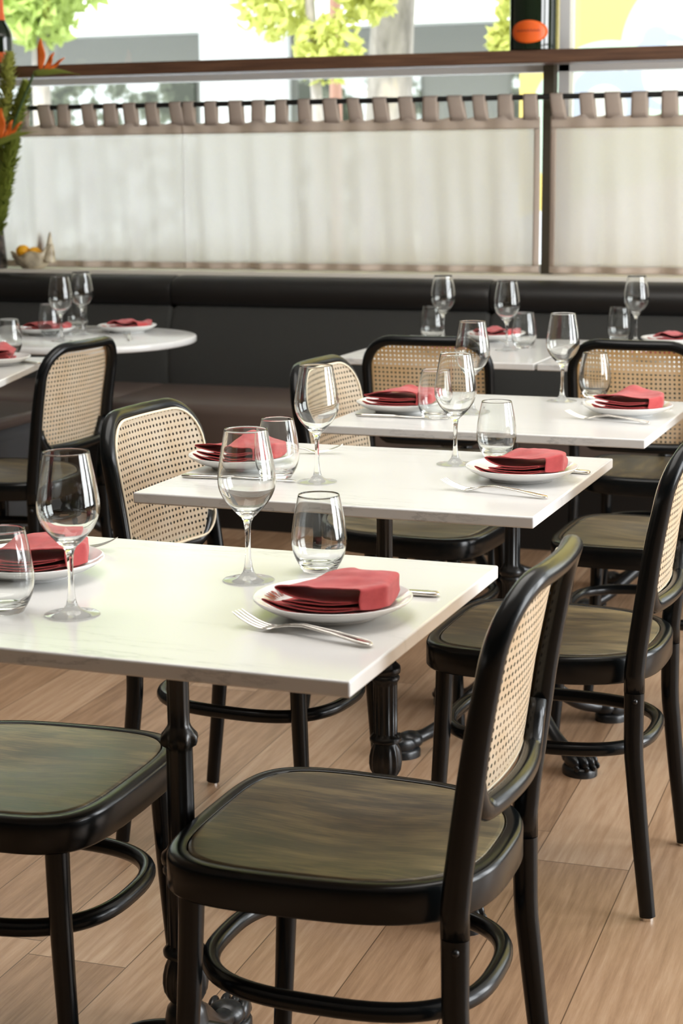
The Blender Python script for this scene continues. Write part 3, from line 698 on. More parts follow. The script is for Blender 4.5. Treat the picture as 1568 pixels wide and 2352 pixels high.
for (x, y, a, lab) in [
    (-0.748, 3.080, 0, 'cane back chair at right of the second marble table, behind the foreground chair'),
    (-0.742, 3.985, 0, 'black seated chair at right of the third table, back cut off by the frame'),
    (-1.290, 2.098, 182, 'chair at lower left with glossy olive seat and back outside the frame'),
    (-1.319, 3.081, 176, 'chair facing right whose pale cane back rises behind the nearest table'),
    (-1.290, 3.955, 177, 'chair facing right at third table, pale cane back behind a wine glass'),
    (-2.591, 4.275, -4.5, 'cane back chair seen from behind at the far left table'),
    (-1.492, 4.843, -86, 'chair seen from behind whose honey cane back hides the joined tables'),
    (-0.903, 4.880, -92, 'chair seen from behind at right edge with honey cane back'),
    ]:
    dup(chair0, (x, y, 0), radians(a), lab, GCH)

# ------------------------------------------------------------------ tables
def pedestal(parent, h=0.730, rz=0.0):
    mb = MB(); F = 0.10
    prof = [(0.050, h), (0.050, h-0.006), (0.022, h-0.012), (0.0148, h-0.03)]
    prof += [(0.0148, 0.60, F, 10), (0.0148, 0.577, F, 10), (0.0165, 0.572)]
    prof += [(0.020, 0.567), (0.0255, 0.561, 0.16, 8), (0.0265, 0.555, 0.18, 8), (0.0245, 0.549, 0.16, 8), (0.018, 0.545)]
    prof += [(0.0178, 0.54, F, 10), (0.0182, 0.41, F, 10), (0.021, 0.402), (0.0275, 0.396), (0.0285, 0.390), (0.0275, 0.384), (0.0235, 0.380), (0.0265, 0.375), (0.0262, 0.371), (0.0225, 0.366)]
    prof += [(0.0225, 0.36, F, 12), (0.0225, 0.268, F, 12), (0.026, 0.264), (0.0295, 0.259), (0.0290, 0.254), (0.022, 0.250)]
    prof += [(0.023, 0.247), (0.0275, 0.238, 0.08, 12), (0.0305, 0.225, 0.10, 12), (0.0312, 0.212, 0.10, 12), (0.0295, 0.200, 0.08, 12), (0.024, 0.190), (0.0205, 0.186)]
    prof += [(0.0215, 0.182), (0.026, 0.176), (0.028, 0.168), (0.030, 0.155), (0.036, 0.14), (0.038, 0.12), (0.030, 0.10), (0.012, 0.096)]
    mb.lathe(prof, 96); mb.build('column', M_iron, parent, angle=50)
    m_ = MB()
    for a in (0, pi/2):
        c_, s_ = cos(a+rz), sin(a+rz)
        m_.sweep([(-0.2*c_, -0.2*s_, h-0.003), (0.2*c_, 0.2*s_, h-0.003)], (0.003, 0.02), 8, up=(0, 0, 1))
    m_.build('top_bracket', M_iron, parent)
    for q in range(4):
        a = rz+q*pi/2; d = Vector((cos(a), sin(a), 0)); w = Vector((-sin(a), cos(a), 0)); mb = MB()
        pth = smooth_path([Vector((0, 0, 0.135))+d*0.02, Vector((0, 0, 0.128))+d*0.07, Vector((0, 0, 0.095))+d*0.125, Vector((0, 0, 0.058))+d*0.18, Vector((0, 0, 0.040))+d*0.225, Vector((0, 0, 0.034))+d*0.265], 5)
        mb.sweep(pth, [(lerp(i/(len(pth)-1), [0, .5, .8, 1], [.022, .016, .014, .016]), lerp(i/(len(pth)-1), [0, .5, .8, 1], [.018, .014, .015, .024])) for i in range(len(pth))], 14)
        R3 = Matrix.Rotation(a, 3, 'Z')
        for k, off in enumerate((-0.024, -0.008, 0.008, 0.024)):
            rr_ = 0.286+(0.012 if k in (1, 2) else 0)
            mb.ball(d*rr_+w*off+Vector((0, 0, 0.030)), (0.026, 0.0095, 0.017), 12, 8, rot=R3)
            mb.ball(d*(rr_+0.022)+w*off*1.1+Vector((0, 0, 0.022)), (0.009, 0.005, 0.008), 8, 6, rot=R3)
        mb.ball(d*0.262+Vector((0, 0, 0.034)), (0.030, 0.030, 0.020), 14, 8, rot=R3)
        # flat pad
        ps = []
        for zz, g in ((0.0, 1.0), (0.014, 1.0), (0.020, 0.9)):
            for i in range(20):
                t_ = 2*pi*i/20; ps.append(d*(0.282+0.042*g*cos(t_))+w*(0.036*g*sin(t_))+Vector((0, 0, zz)))
        mb.add(ps, [(j*20+i, j*20+(i+1) % 20, (j+1)*20+(i+1) % 20, (j+1)*20+i) for j in range(2) for i in range(20)]+[tuple(range(19, -1, -1)), tuple(40+i for i in range(20))])
        mb.build('claw_foot', M_iron, parent, angle=60)
def square_table(xc, yc, w, d, rz, prz, label, top=0.75):
    t = empty('marble_table', (xc, yc, 0), rz); tag(t, label, 'table', 'white marble topped pedestal tables')
    mb = MB(); mb.box(-w/2, w/2, -d/2, d/2, top-0.019, top)
    mb.build('tabletop', M_marble, t, angle=40, bevel=0.0028, segs=3)
    pedestal(t, top-0.0195, prz); return t
square_table(-0.987, 2.016, 0.70, 0.594, 0, radians(13), 'nearest white marble table with wine glasses and red napkins')
square_table(-1.026, 2.955, 0.70, 0.594, 0, radians(47), 'second white marble table, behind the nearest one')
square_table(-1.013, 3.793, 0.70, 0.594, 0, radians(47), 'third white marble table, in front of the joined pair')
square_table(-1.512, 5.115, 0.592, 0.70, 0, radians(45), 'left table of the joined pair in front of the banquette')
square_table(-0.912, 5.115, 0.592, 0.70, 0, radians(45), 'right table of the joined pair at the right edge')
ca, sa = cos(radians(16)), sin(radians(16))
LTx, LTy = -2.606-0.35*ca+0.297*sa, 4.553-0.35*sa-0.297*ca
square_table(LTx, LTy, 0.70, 0.594, radians(16), radians(-16), 'square marble table cut off by the left edge, turned at an angle')
rt = empty('round_marble_table', (-2.915, 5.14, 0)); tag(rt, 'large marble table with rounded end before the banquette at left', 'table')
mb = MB(); w_, h_ = 0.455, 0.375
def oval(sc): 
    P_ = []
    for i in range(96):
        a = 2*pi*i/96; P_.append((0.0+(w_-0.001+sc)*math.copysign(abs(cos(a))**0.88, cos(a)), (h_+sc)*math.copysign(abs(sin(a))**0.88, sin(a))))
    return P_
vs = []
for ins, z in ((-0.004, 0.728), (0, 0.732), (0, 0.746), (-0.002, 0.749), (-0.005, 0.75)): vs += [(x, y, z) for x, y in oval(ins)]
mb.add(vs, [(j*96+i, j*96+(i+1) % 96, (j+1)*96+(i+1) % 96, (j+1)*96+i) for j in range(4) for i in range(96)]+[tuple(range(95, -1, -1)), tuple(4*96+i for i in range(96))])
mb.build('tabletop', M_marble, rt, angle=60); pedestal(rt, 0.7275, radians(45))

# ------------------------------------------------------------------ tableware prototypes
def make_wine(label):
    t = empty('wine_glass'); tag(t, label, 'wine glass', 'stemmed wine glasses on the tables')
    # outer profile (r,z) from the foot up
    foot_o = [(0.0, 0.0), (0.020, 0.0), (0.0338, 0.0), (0.0345, 0.0008), (0.0338, 0.0016), (0.025, 0.0026), (0.015, 0.0052), (0.0085, 0.0110), (0.0058, 0.019)]
    stem_o = [(0.0058, 0.019), (0.0043, 0.030), (0.0036, 0.045), (0.0037, 0.060), (0.0044, 0.074), (0.0058, 0.081), (0.0085, 0.0865)]
    outer = smooth_path([(0.0085, 0.0865, 0), (0.014, 0.0915, 0), (0.023, 0.101, 0), (0.0315, 0.112, 0), (0.0372, 0.125, 0), (0.0388, 0.137, 0), (0.0378, 0.150, 0), (0.0350, 0.168, 0), (0.0315, 0.187, 0), (0.0285, 0.2040, 0)], 5)
    inner = smooth_path([(0.0277, 0.2040, 0), (0.0307, 0.187, 0), (0.0342, 0.168, 0), (0.0370, 0.150, 0), (0.0380, 0.137, 0), (0.0363, 0.125, 0), (0.0304, 0.1125, 0), (0.0215, 0.1018, 0), (0.011, 0.0940, 0), (0.0, 0.0925, 0)], 5)
    bowl = [(p.x, p.y) for p in outer]+[(0.0283, 0.2047), (0.0279, 0.2047)]+[(max(0, p.x), p.y) for p in inner]
    mb = MB(); mb.lathe(bowl, 64, cap=False); b_ = mb.build('bowl', M_glass, t, angle=180, recalc=False)
    mb = MB(); mb.lathe([(p.x, p.y) for p in smooth_path([(a, z, 0) for a, z in stem_o], 4)], 48, cap=False); s_ = mb.build('stem', M_glass, t, angle=180, recalc=False)
    mb = MB(); mb.lathe([(max(0, p.x), p.y) for p in smooth_path([(a, z, 0) for a, z in foot_o], 4)], 64, cap=False); f_ = mb.build('foot', M_glass, t, angle=180, recalc=False)
    return t
def fix_normals_outward(o):
    # orient an open revolved shell away from its axis
    me = o.data
for_open = None
def make_tumbler(label):
    t = tag(None or MBT().build('water_tumbler', M_glass, None, angle=180), label, 'water glass', 'stemless water tumblers on the tables')
    return t
def MBT():
    outer = smooth_path([(0.0, 0.0012, 0), (0.012, 0.0008, 0), (0.0215, 0.0, 0), (0.0245, 0.003, 0), (0.0305, 0.013, 0), (0.0355, 0.025, 0), (0.0380, 0.040, 0), (0.0372, 0.055, 0), (0.0345, 0.075, 0), (0.0312, 0.092, 0), (0.0284, 0.1050, 0)], 5)
    inner = smooth_path([(0.0274, 0.1050, 0), (0.0301, 0.092, 0), (0.0333, 0.075, 0), (0.0359, 0.055, 0), (0.0366, 0.040, 0), (0.0338, 0.026, 0), (0.0275, 0.0155, 0), (0.016, 0.0105, 0), (0.0, 0.0095, 0)], 5)
    mb = MB(); mb.lathe([(max(0, p.x), p.y) for p in outer]+[(0.0279, 0.1058)]+[(max(0, p.x), p.y) for p in inner], 64, cap=False)
    return mb
def make_plate(label, lettered=False):
    t = empty('side_plate'); tag(t, label, 'plate', 'white side plates under the napkins')
    prof = smooth_path([(0.0, 0.0035, 0), (0.040, 0.0035, 0), (0.050, 0.0, 0), (0.056, 0.0, 0), (0.060, 0.004, 0), (0.080, 0.0105, 0), (0.094, 0.0185, 0), (0.0985, 0.0225, 0), (0.0975, 0.0245, 0), (0.094, 0.0228, 0), (0.080, 0.0142, 0), (0.062, 0.0085, 0), (0.045, 0.0068, 0), (0.0, 0.0065, 0)], 4)
    mb = MB(); mb.lathe([(max(0, p.x), p.y) for p in prof], 72, cap=False); b_ = mb.build('dish', M_china, t, angle=180)
    return t
def add_letters(plate, txt='AMRA', a0=200):
    for i, ch in enumerate(txt):
        cu = bpy.data.curves.new('letter', 'FONT'); cu.body = ch; cu.size = 0.019; cu.extrude = 0.0002; cu.align_x = 'CENTER'; cu.offset = 0.0007
        o = bpy.data.objects.new('letter', cu); COL.objects.link(o)
        dg_ = bpy.context.evaluated_depsgraph_get(); dg_.update()
        me = bpy.data.meshes.new_from_object(o.evaluated_get(dg_)); bpy.data.objects.remove(o)
        me.materials.clear(); me.materials.append(M_ink)
        lo = bpy.data.objects.new('printed_letter', me); COL.objects.link(lo); lo.parent = plate
        a = radians(a0-i*7.5); r = 0.075
        # baseline towards the centre, tilted with the well of the plate
        sl_ = math.atan2(0.0228-0.0085, 0.094-0.062)
        M4 = Matrix.Rotation(a-pi/2, 4, 'Z') @ Matrix.Translation((0, r, 0.0146)) @ Matrix.Rotation(sl_, 4, 'X') @ Matrix.Diagonal((0.55, 1, 1, 1))
        lo.matrix_local = M4
def fork_mesh():
    mb = MB()
    # along +X: tines at x=0 side, handle end at x=0.195
    def z_of(x): return lerp(x, [0, .012, .028, .045, .060, .075, .10, .14, .195], [.0165, .0105, .0050, .0022, .0040, .0085, .0112, .0085, .0022])
    xs = [.046, .052, .058, .064, .072, .082, .10, .12, .14, .16, .178, .188, .193, .1955]
    ws = [.0122, .0125, .0105, .0070, .0042, .0034, .0034, .0042, .0055, .0068, .0078, .0076, .0058, .0030]
    th = [.0010, .0011, .0013, .0016, .0019, .0020, .0020, .0019, .0018, .0018, .0019, .0019, .0017, .0010]
    n = 14; vs = []
    for x, w, h in zip(xs, ws, th):
        z = z_of(x)+0.0012
        for k in range(n):
            a = 2*pi*k/n; c_ = cos(a); s_ = sin(a)
            vs.append((x, w*math.copysign(abs(c_)**0.7, c_), z+h*math.copysign(abs(s_)**0.8, s_)))
    k = len(xs); mb.add(vs, [(j*n+i, j*n+(i+1) % n, (j+1)*n+(i+1) % n, (j+1)*n+i) for j in range(k-1) for i in range(n)]+[tuple(range(n)), tuple((k-1)*n+i for i in range(n-1, -1, -1))])
    for q in range(4):
        y0 = -0.0098+q*0.00653
        pts = [Vector((x, y0*(0.92+0.08*x/0.046), z_of(x)+0.0012)) for x in (0.048, 0.042, 0.034, 0.026, 0.018, 0.010, 0.004, 0.0)]
        mb.sweep(pts, [(0.0010, 0.0020)]*5+[(0.0009, 0.0017), (0.0008, 0.0013), (0.0004, 0.0006)], 8)
    # raised border line along the handle
    for s_ in (-1, 1):
        mb.sweep([(x, s_*(w-0.0012), z_of(x)+0.0012+h*0.85) for x, w, h in list(zip(xs, ws, th))[5:13]], 0.0006, 6)
    return mb
def make_fork(label):
    return tag(fork_mesh().build('fork', M_steel, None, angle=60), label, 'fork', 'forks beside the plates')
def make_knife(label):
    t = empty('table_knife'); tag(t, label, 'knife', 'table knives beside the plates'); n = 12
    def body(xs, ws, th, zc, nm):
        mb = MB(); vs = []
        for x, (y0, y1), h in zip(xs, ws, th):
            for k in range(n):
                a = 2*pi*k/n; c_, s_ = cos(a), sin(a)
                vs.append((x, (y0+y1)/2+(y1-y0)/2*math.copysign(abs(c_)**0.7, c_), zc+h*math.copysign(abs(s_)**0.7, s_)))
        k = len(xs); mb.add(vs, [(j*n+i, j*n+(i+1) % n, (j+1)*n+(i+1) % n, (j+1)*n+i) for j in range(k-1) for i in range(n)]+[tuple(range(n)), tuple((k-1)*n+i for i in range(n-1, -1, -1))])
        return mb.build(nm, M_steel, t, angle=60)
    body([0, .006, .02, .05, .085, .115, .12], [(-.002, .004), (-.005, .007), (-.008, .008), (-.008, .008), (-.007, .007), (-.006, .006), (-.005, .005)], [.0005, .0008, .001, .0011, .0013, .0018, .0025], 0.0035, 'blade')
    body([.12, .125, .14, .17, .195, .208, .212], [(-.005, .005), (-.006, .006), (-.0062, .0062), (-.0075, .0075), (-.0088, .0088), (-.008, .008), (-.004, .004)], [.0026, .0032, .0033, .0033, .0033, .003, .0018], 0.0035, 'handle')
    return t

def make_napkin(label, variant=0, seed=0, flip=1, sx_=1.0):
    rnd = random.Random(seed)
    # closed cross-section path seen from the open front: layers folded on one another
    prof = [(.93, .05), (.55, .03), (.18, .035), (.02, .07), (.0, .12), (.08, .17), (.35, .185), (.70, .185), (.90, .20), (.93, .235), (.88, .27), (.60, .285), (.32, .29), (.20, .315), (.22, .36), (.34, .40), (.60, .43), (.86, .455), (.90, .49), (.84, .52), (.55, .53), (.32, .55), (.17, .65), (.12, .76), (.22, .88), (.42, .965), (.66, 1.0), (.88, .97), (.985, .88), (1.0, .70), (1.0, .40), (1.005, .06)]
    if variant == 1:
        prof = [(.93, .05), (.55, .03), (.12, .04), (.0, .10), (.05, .17), (.35, .20), (.80, .21), (.92, .26), (.80, .31), (.40, .32), (.12, .34), (.06, .40), (.15, .46), (.50, .50), (.86, .52), (.92, .56), (.84, .60), (.45, .60), (.15, .62), (.02, .66), (.05, .76), (.25, .92), (.55, 1.0), (.86, .97), (.985, .86), (1.0, .6), (1.0, .3), (1.0, .06)]
    pp = smooth_path([(a, b3, 0) for a, b3 in prof], 5)
    nv = 22; mb = MB(); vs = []
    H = 0.038 if variant != 2 else 0.026
    o1, o2, o3 = rnd.uniform(0, 9), rnd.uniform(0, 9), rnd.uniform(0, 9)
    for j in range(nv+1):
        v = j/nv; y = -0.068+0.122*v
        lx = -0.066+0.024*v**1.2; rx_ = lerp(v, [0, .33, 1], [0.058, 0.080, 0.068])
        for p in pp:
            u, w = p.x, p.y
            # upper layers start a little further back at the left
            yo = y+0.006*(w if u < 0.5 else 0)-0.010*(v-0.5)*w+0.006*sin(u*3)*v
            hh = H*(1.0-0.10*v+0.07*sin(v*5+u*4+o1))
            if variant == 1: hh *= 1+0.35*math.exp(-((u-0.35)/0.22)**2)*v
            if variant == 2: hh *= 0.75+0.55*math.exp(-((u-0.3)/0.18)**2)+0.3*math.exp(-((u-0.85)/0.12)**2)
            z = 0.0012+w*hh
            nzv = noise.noise(Vector((u*2.3+o1, v*2.5+o2, w*2+o3)))
            z += 0.0040*nzv*w+0.0014*noise.noise(Vector((u*7+o2, v*6+o3, w*3)))*w; x = lx+(rx_-lx)*u+0.0025*nzv
            # front right corner folds down into a flap
            rr_ = sqrt(x*x+yo*yo); z += lerp(rr_, [0.045, 0.062, 0.080, 0.094, 0.105], [0.0, 0.0022, 0.0080, 0.0165, 0.019])*(1-0.55*w)
            vs.append((flip*x*sx_, yo, max(0.0008, z)))
    m = len(pp); fs = [(j*m+i, j*m+i+1, (j+1)*m+i+1, (j+1)*m+i) for j in range(nv) for i in range(m-1)]
    mb.add(vs, fs)
    return tag(mb.build('folded_napkin', M_napkin, None, angle=180, solid=0.0019, subsurf=1), label, 'napkin', 'crimson napkins folded on the plates')

T = 0.7503
wine0 = make_wine('x'); tum0 = make_tumbler('x'); plate0 = make_plate('x'); fork0 = make_fork('x'); knife0 = make_knife('x')
def place(proto, lst, T=T):
    first = True
    for (x, y, a, lab) in lst:
        if first:
            proto.location = (x, y, T); proto.rotation_euler = (0, 0, radians(a)); proto['label'] = lab; first = False
        else: dup(proto, (x, y, T), radians(a), lab)
place(wine0, [
    (-0.929, 2.121, 0, 'wine glass just left of the front lettered plate on nearest table'),
    (-1.063, 1.881, 0, 'largest wine glass at left edge of the nearest table'),
    (-1.113, 2.848, 0, 'wine glass on second table in front of the pale chair back'),
    (-0.938, 3.100, 0, 'wine glass on second table left of the tumbler and plate at its right'),
    (-0.958, 4.018, 0, 'wine glass on third table against the gap between honey cane backs'),
    (-1.100, 3.762, 0, 'wine glass on third table overlapping the left honey cane back'),
    (-1.383, 5.090, 0, 'wine glass on joined tables in front of the middle red napkin'),
    (-1.645, 5.300, 0, 'leftmost wine glass on the joined tables'),
    (-1.062, 5.405, 0, 'rightmost wine glass on the joined tables'),
    (-2.815, 4.985, 0, 'nearer of two wine glasses on the round-ended table'),
    (-2.868, 5.220, 0, 'farther of two wine glasses on the round-ended table')], 0.7499)
place(tum0, [
    (-0.860, 2.205, 0, 'tumbler behind the front lettered plate on nearest table'),
    (-1.150, 1.868, 0, 'tumbler cut off by the left edge on nearest table'),
    (-0.889, 3.205, 0, 'tumbler behind the right plate on second table'),
    (-1.195, 2.868, 0, 'tumbler on second table seen through a wine glass'),
    (-0.902, 4.110, 0, 'tumbler on third table before the right honey cane back'),
    (-1.157, 3.668, 0, 'tumbler on third table beside the left red napkin'),
    (-1.353, 5.175, 0, 'tumbler right of the middle wine glass on joined tables'),
    (-1.690, 5.330, 0, 'leftmost tumbler on the joined tables'),
    (-1.120, 5.440, 0, 'rightmost tumbler on the joined tables beside a wine glass'),
    (-2.935, 5.120, 0, 'left tumbler on the round-ended table'),
    (-2.985, 5.400, 0, 'tumbler behind the farther wine glass on the round-ended table'),
    (-2.760, 4.575, 0, 'tumbler on the square table at the far left edge')])
NAP = [
    # x, y, plate label, napkin (label, variant, flip, rot, seed), plate rot
    (-0.757, 1.985, 'lettered white plate at right end of the nearest table', ('red napkin in crisp folds on the front lettered plate', 0, 1, 0, 1)),
    (-1.222, 2.058, 'white plate at the left end of nearest table, partly cut off', ('red napkin with slanting fold at left edge of nearest table', 0, 1, 18, 2)),
    (-0.782, 2.985, 'white plate at right end of the second table', ('red napkin folded on right plate of the second table', 0, 1, 0, 3)),
    (-1.303, 2.955, 'white plate overhanging the left edge of second table', ('red napkin with pointed left end on the second table', 1, 1, -4, 4)),
    (-1.262, 3.745, 'white plate at left end of the third table', ('red napkin on left plate of the third table', 1, 1, 0, 5)),
    (-0.768, 3.838, 'white plate at right end of the third table', ('red napkin on right plate of the third table', 1, 1, 0, 6)),
    (-1.500, 5.375, 'white plate beside the banquette on the left joined table', ('middle red napkin seen on the joined tables', 2, 1, 0, 7)),
    (-1.520, 4.960, 'white plate behind the left honey cane back', ('red napkin glimpsed through the left honey cane back', 2, 1, 0, 8)),
    (-0.905, 4.960, 'white plate behind the right honey cane back', ('red napkin glimpsed through the right honey cane back', 2, 1, 0, 9)),
    (-0.940, 5.375, 'white plate at far right on the joined tables', ('red napkin at the far right beside the banquette', 2, 1, 0, 10)),
    (-2.760, 5.330, 'white plate near the rounded end of the left table', ('red napkin near the rounded table end', 2, 1, 8, 11)),
    (-2.985, 5.180, 'white plate behind the tumbler on round-ended table', ('red napkin behind the tumbler on the round-ended table', 2, 1, 0, 12)),
    (-2.660, 4.330, 'white plate on the square table at left edge', ('red napkin on the square table cut by left edge', 1, -1, 10, 13)),
]
place(plate0, [(x, y, 0, pl) for (x, y, pl, q) in NAP])
for (x, y, pl, (lab, var, flip, rot, seed)) in NAP:
    nk = make_napkin(lab, var, seed, flip); nk.location = (x, y, T+0.0090); nk.rotation_euler = (0, 0, radians(rot))
p_first = [o for o in COL.objects if o.get('label') == 'lettered white plate at right end of the nearest table'][0]
add_letters(p_first, 'AMRA', 187)
def along(ax_, ay, bx, by): return math.degrees(math.atan2(by-ay, bx-ax_))
place(fork0, [
    (-0.850, 1.903, along(-0.846, 1.900, -0.662, 1.853), 'fork in front of the lettered plate on nearest table'),
    (-0.884, 2.852, along(-0.879, 2.848, -0.703, 2.811), 'fork in front of the right plate on second table'),
    (-0.883, 3.752, along(-0.876, 3.748, -0.704, 3.705), 'fork in front of the right plate on third table'),
    (-1.185, 2.232, 190, 'fork poking out behind the left plate on nearest table'),
    (-1.178, 3.150, 196, 'fork behind left plate on second table beside a wine glass stem'),
    (-2.700, 5.21, -60, 'fork by the plate near the rounded table end'),
    (-1.395, 5.28, 160, 'fork beside the middle napkin on the joined tables')])
place(knife0, [
    (-0.872, 2.100, along(-0.872, 2.100, -0.665, 2.113), 'knife handle showing behind the lettered front plate'),
    (-0.890, 3.088, along(-0.890, 3.088, -0.680, 3.068), 'knife behind the right plate on second table'),
    (-1.148, 2.832, along(-1.148, 2.832, -1.358, 2.818), 'knife in front of the left plate on second table'),
    (-1.120, 3.650, along(-1.120, 3.650, -1.328, 3.646), 'knife in front of the left plate on third table'),
    (-0.905, 3.985, along(-0.905, 3.985, -0.698, 3.968), 'knife behind the right plate on third table'),
    (-2.735, 4.452, -24, 'knife beside the plate on the square table at left'),
    (-2.900, 5.43, 180, 'knife on the round-ended table between the plates')])

# ------------------------------------------------------------------ things along the window
def big_bottle(name, x, y, z, R, H, label, la, fr=(0.42, 0.50, 0.60, 0.72, 0.82, 0.93), fs=0.72):
    t = empty(name, (x, y, z)); tag(t, label, 'bottle', None)
    s_ = R
    prof = smooth_path([(0.0, 0.02*R, 0), (0.55*R, 0.0, 0), (0.90*R, 0.0, 0), (0.985*R, 0.10*R, 0), (R, 0.3*R, 0), (R, H*fr[0], 0), (0.93*R, H*fr[1], 0), (0.72*R, H*fr[2], 0), (0.45*R, H*fr[3], 0), (0.34*R, H*fr[4], 0), (0.31*R, H*fr[5], 0), (0.36*R, H*0.94, 0), (0.36*R, H*0.97, 0), (0.30*R, H, 0), (0, H, 0)], 4)
    mb = MB(); mb.lathe([(max(0, p.x), p.y) for p in prof], 56, cap=False); mb.build('body', M_bottle, t, angle=60)
    # foil over the neck
    fo = [(0.465*R, fs*H), (0.37*R, (fs+0.10)*H), (0.325*R, 0.90*H), (0.325*R, 0.93*H), (0.375*R, 0.938*H), (0.378*R, 0.972*H), (0.315*R, 1.004*H), (0, 1.006*H)]
    mb = MB(); mb.lathe(fo, 40, cap=False); mb.build('foil', M_olabel, t, angle=60)
    # oval label wrapped on the glass
    mb = MB(); vs = []; nr, na = 5, 40; ctr = (la[0], la[1])
    for j in range(nr+1):
        for i in range(na):
            q = 2*pi*i/na; ang = ctr[0]+la[2]/R*(j/nr)*cos(q); zz = ctr[1]+la[3]*(j/nr)*sin(q)
            vs.append((R*1.006*cos(ang), R*1.006*sin(ang), zz))
    mb.add(vs, [(j*na+i, j*na+(i+1) % na, (j+1)*na+(i+1) % na, (j+1)*na+i) for j in range(nr) for i in range(na)])
    lb = mb.build('label', M_olabel, t, angle=180, solid=0.0006)
    mb = MB()
    for i in range(15):
        a0 = ctr[0]-la[2]/R*0.62+la[2]/R*1.24*i/15
        vs = [(R*1.0115*cos(a), R*1.0115*sin(a), zz) for a, zz in ((a0, ctr[1]), (a0+la[2]/R*0.05, ctr[1]), (a0+la[2]/R*0.05, ctr[1]+la[3]*(0.16+0.1*(i % 2))), (a0, ctr[1]+la[3]*0.16))]
        mb.add(vs, [(0, 1, 2, 3)])
    mb.build('printed_line', M_ink, lb, smooth=False)
    return t
vd = math.atan2(-6.48, 1.66)
big_bottle('champagne_bottle', -1.662, 6.455, 1.6925, 0.088, 0.66, 'giant dark champagne bottle with orange oval label on the rail at right', (vd-0.25, 0.062, 0.073, 0.040))
big_bottle('champagne_bottle', -3.874, 6.455, 1.6925, 0.050, 0.32, 'dark champagne bottle with orange foil and label at the left edge', (math.atan2(-6.48, 3.89)+0.1, 0.036, 0.046, 0.021), (0.36, 0.43, 0.50, 0.575, 0.66, 0.93), 0.575)
# shell bowl and fruit
bw = empty('shell_bowl', (-3.755, 6.435, 0.8865)); tag(bw, 'cream shell-shaped bowl on the window ledge at left', 'bowl')
mb = MB(); vs = []; n = 48; rows = [(0.0, 0.004), (0.030, 0.0), (0.038, 0.002), (0.058, 0.018), (0.070, 0.042), (0.074, 0.062), (0.068, 0.062), (0.062, 0.042), (0.048, 0.022), (0.0, 0.014)]
for r, z in rows:
    for i in range(n):
        a = 2*pi*i/n; k = z/0.062
        lobes = 1+0.07*k*cos(7*a)
        zz = z+k*k*(0.010*cos(5*a+0.5)+0.03*max(0, cos(a))**2)
        vs.append((r*1.22*lobes*cos(a), min(0.055, max(-0.055, r*0.8*lobes*sin(a))), zz))
mb.add(vs, [(j*n+i, j*n+(i+1) % n, (j+1)*n+(i+1) % n, (j+1)*n+i) for j in range(len(rows)-1) for i in range(n)])
mb.build('body', M_shell, bw, angle=180)
for (hx, hy, hh, tilt) in ((0.022, 0.035, 0.145, 0.004), (0.078, 0.0, 0.150, 0.016), (0.092, -0.012, 0.10, 0.022)):
    mb = MB(); pts = smooth_path([(hx-0.008, hy, 0.03), (hx, hy, 0.08), (hx+tilt*0.4, hy, hh)], 6)
    mb.sweep(pts, [0.025*(1-i/(len(pts)-1))**0.8+0.001 for i in range(len(pts))], 12); mb.build('horn', M_shell, bw, angle=180)
fr0 = None
for (fx, fz, lab) in ((-0.042, 0.082, 'left orange-yellow fruit in the shell bowl'), (0.012, 0.074, 'right orange-yellow fruit in the shell bowl')):
    mb = MB(); mb.ball((0, 0, 0), (0.030, 0.026, 0.026), 24, 14)
    mb.ball((0.030, 0, 0.0), (0.006, 0.006, 0.006), 10, 6)
    o = mb.build('lemon', M_lemon, None, angle=180, loc=(-3.755+fx, 6.432, 0.8865+fz-0.012)); o.rotation_euler = (0.1, 0.15, 0.5+fx*8)
    tag(o, lab, 'fruit', 'orange-yellow fruit in the shell bowl')
# vase
vz = MB(); vz.lathe([(0.0, 0.0), (0.062, 0.0), (0.066, 0.01), (0.060, 0.10), (0.052, 0.20), (0.050, 0.27), (0.054, 0.285), (0.048, 0.285), (0.045, 0.26), (0.05, 0.10), (0.0, 0.02)], 40, cap=False)
tag(vz.build('vase', M_vase, None, loc=(-3.945, 6.425, 0.8865)), 'tall dark mottled vase at the left edge of window ledge', 'vase')
VX, VY, VZ = -3.945, 6.425, 0.8865
def plume(pts, r, seed, label, m, n=520):
    t = empty('green_plume', (VX, VY, VZ+0.08)); tag(t, label, 'foliage', 'green plumes in the vase')
    P_ = smooth_path([Vector(p)-Vector((VX, VY, VZ+0.08)) for p in pts], 10)
    mb = MB(); mb.sweep(P_, 0.004, 8); mb.build('stem', M_stem, t, angle=180)
    rnd = random.Random(seed); mb = MB(); K = len(P_)
    for _ in range(n):
        f = 0.28+0.72*rnd.random(); i = min(K-2, int(f*(K-1))); c = P_[i]; tg = (P_[i+1]-P_[i]).normalized()
        d = Vector((rnd.gauss(0, 1), rnd.gauss(0, 1), rnd.gauss(0, 1))); d = (d-tg*d.dot(tg)).normalized()
        dir_ = (d*0.8+tg*0.9).normalized(); ln = r*1.25*(0.7+0.5*rnd.random())*(1-0.55*max(0, f-0.75)/0.25)
        sd = dir_.cross(tg).normalized()*0.0075; up_ = dir_.cross(sd).normalized()*0.003
        mid = c+dir_*ln*0.55; tip = c+dir_*ln
        mb.add([c, mid+sd, mid-sd, mid+up_, tip], [(0, 1, 3), (0, 3, 2), (1, 4, 3), (3, 4, 2), (0, 2, 1), (1, 2, 4)])
    mb.build('leaves', m, t, smooth=False)
    return t
plume([(VX, VY, 1.0), (-3.88, 6.38, 1.3), (-3.80, 6.36, 1.60), (-3.775, 6.35, 1.735)], 0.048, 1, 'tallest upright green plume beside the left bottle', M_plume)
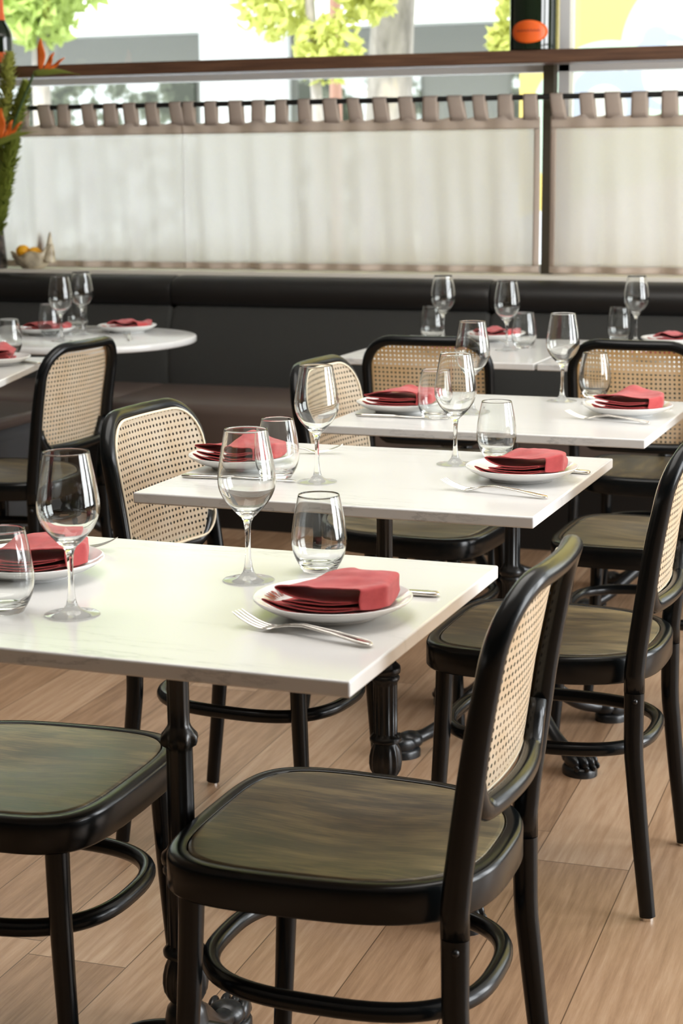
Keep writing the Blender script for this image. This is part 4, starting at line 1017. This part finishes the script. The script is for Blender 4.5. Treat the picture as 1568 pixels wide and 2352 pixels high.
plume([(VX, VY, 1.0), (-3.87, 6.36, 1.25), (-3.75, 6.34, 1.48), (-3.69, 6.33, 1.62)], 0.046, 2, 'rightmost green plume leaning over the curtain', M_leaf, 800)
plume([(VX, VY, 1.0), (-3.88, 6.34, 1.3), (-3.80, 6.32, 1.48), (-3.745, 6.31, 1.64)], 0.044, 3, 'middle green plume between the two blooms', M_plume)
plume([(VX, VY, 1.0), (-3.88, 6.34, 1.12), (-3.80, 6.32, 1.28), (-3.745, 6.31, 1.40)], 0.055, 4, 'dark green plume low behind the lower bloom', M_leaf, 900)
plume([(VX, VY, 1.0), (-3.87, 6.34, 1.05), (-3.83, 6.32, 1.14), (-3.775, 6.31, 1.27)], 0.052, 5, 'lowest green plume above the vase', M_leaf, 800)
plume([(VX, VY, 1.0), (-3.90, 6.36, 1.3), (-3.86, 6.34, 1.48), (-3.835, 6.33, 1.66)], 0.046, 6, 'leftmost green plume behind the orange label', M_plume)
def bird(base, tip, head, label, s_=1.0):
    t = empty('bird_of_paradise_flower', (VX, VY, VZ+0.06)); tag(t, label, 'flower', 'bird of paradise blooms in the vase')
    O = Vector((VX, VY, VZ+0.06)); H_ = Vector(head)-O
    pts = smooth_path([Vector(base)-O, (Vector(base)-O)*0.5+H_*0.5+Vector((-0.02, -0.02, 0.03)), H_], 8)
    mb = MB(); mb.sweep(pts, 0.0055, 8); mb.build('stem', M_stem, t, angle=180)
    d = Vector(tip).normalized()
    mb = MB(); ps = [H_+d*(0.215*s_*i/12)+Vector((0, 0, 0.010*s_*sin(pi*i/12))) for i in range(13)]
    mb.sweep(ps, [(max(0.0008, 0.014*s_*sin(pi*min(1, (i+1.2)/12)**0.6)), max(0.0006, 0.008*s_*sin(pi*min(1, (i+1.2)/12)**0.6))) for i in range(13)], 10); mb.build('beak', M_leaf, t, angle=180)
    for (a, b3, ln, w) in ((0.035, 0.02, 0.125, 0.019), (0.05, 0.65, 0.085, 0.012), (0.06, 1.6, 0.10, 0.008)):
        st = H_+d*a*s_+Vector((0, 0, 0.008)); dr = (Vector((0, 0, 1))+d*b3).normalized(); sd = dr.cross(Vector((0, 1, 0))).normalized()
        mb = MB(); pp = [st+dr*(ln*s_*i/10)+Vector((0, -0.004*sin(i), 0)) for i in range(11)]
        mb.sweep(pp, [(0.0022, max(0.0006, w*s_*sin(pi*min(0.98, (i+1)/11.5)))) for i in range(11)], 10, up=(0, 1, 0)); mb.build('petal', M_orange, t, angle=180)
    return t
bird((VX, VY, 1.0), (0.97, -0.1, -0.05), (-3.625, 6.28, 1.655), 'upper orange bird of paradise bloom crossing the rail')
bird((VX, VY, 1.0), (0.97, -0.1, 0.22), (-3.815, 6.28, 1.385), 'lower orange bird of paradise bloom cut by the left edge')
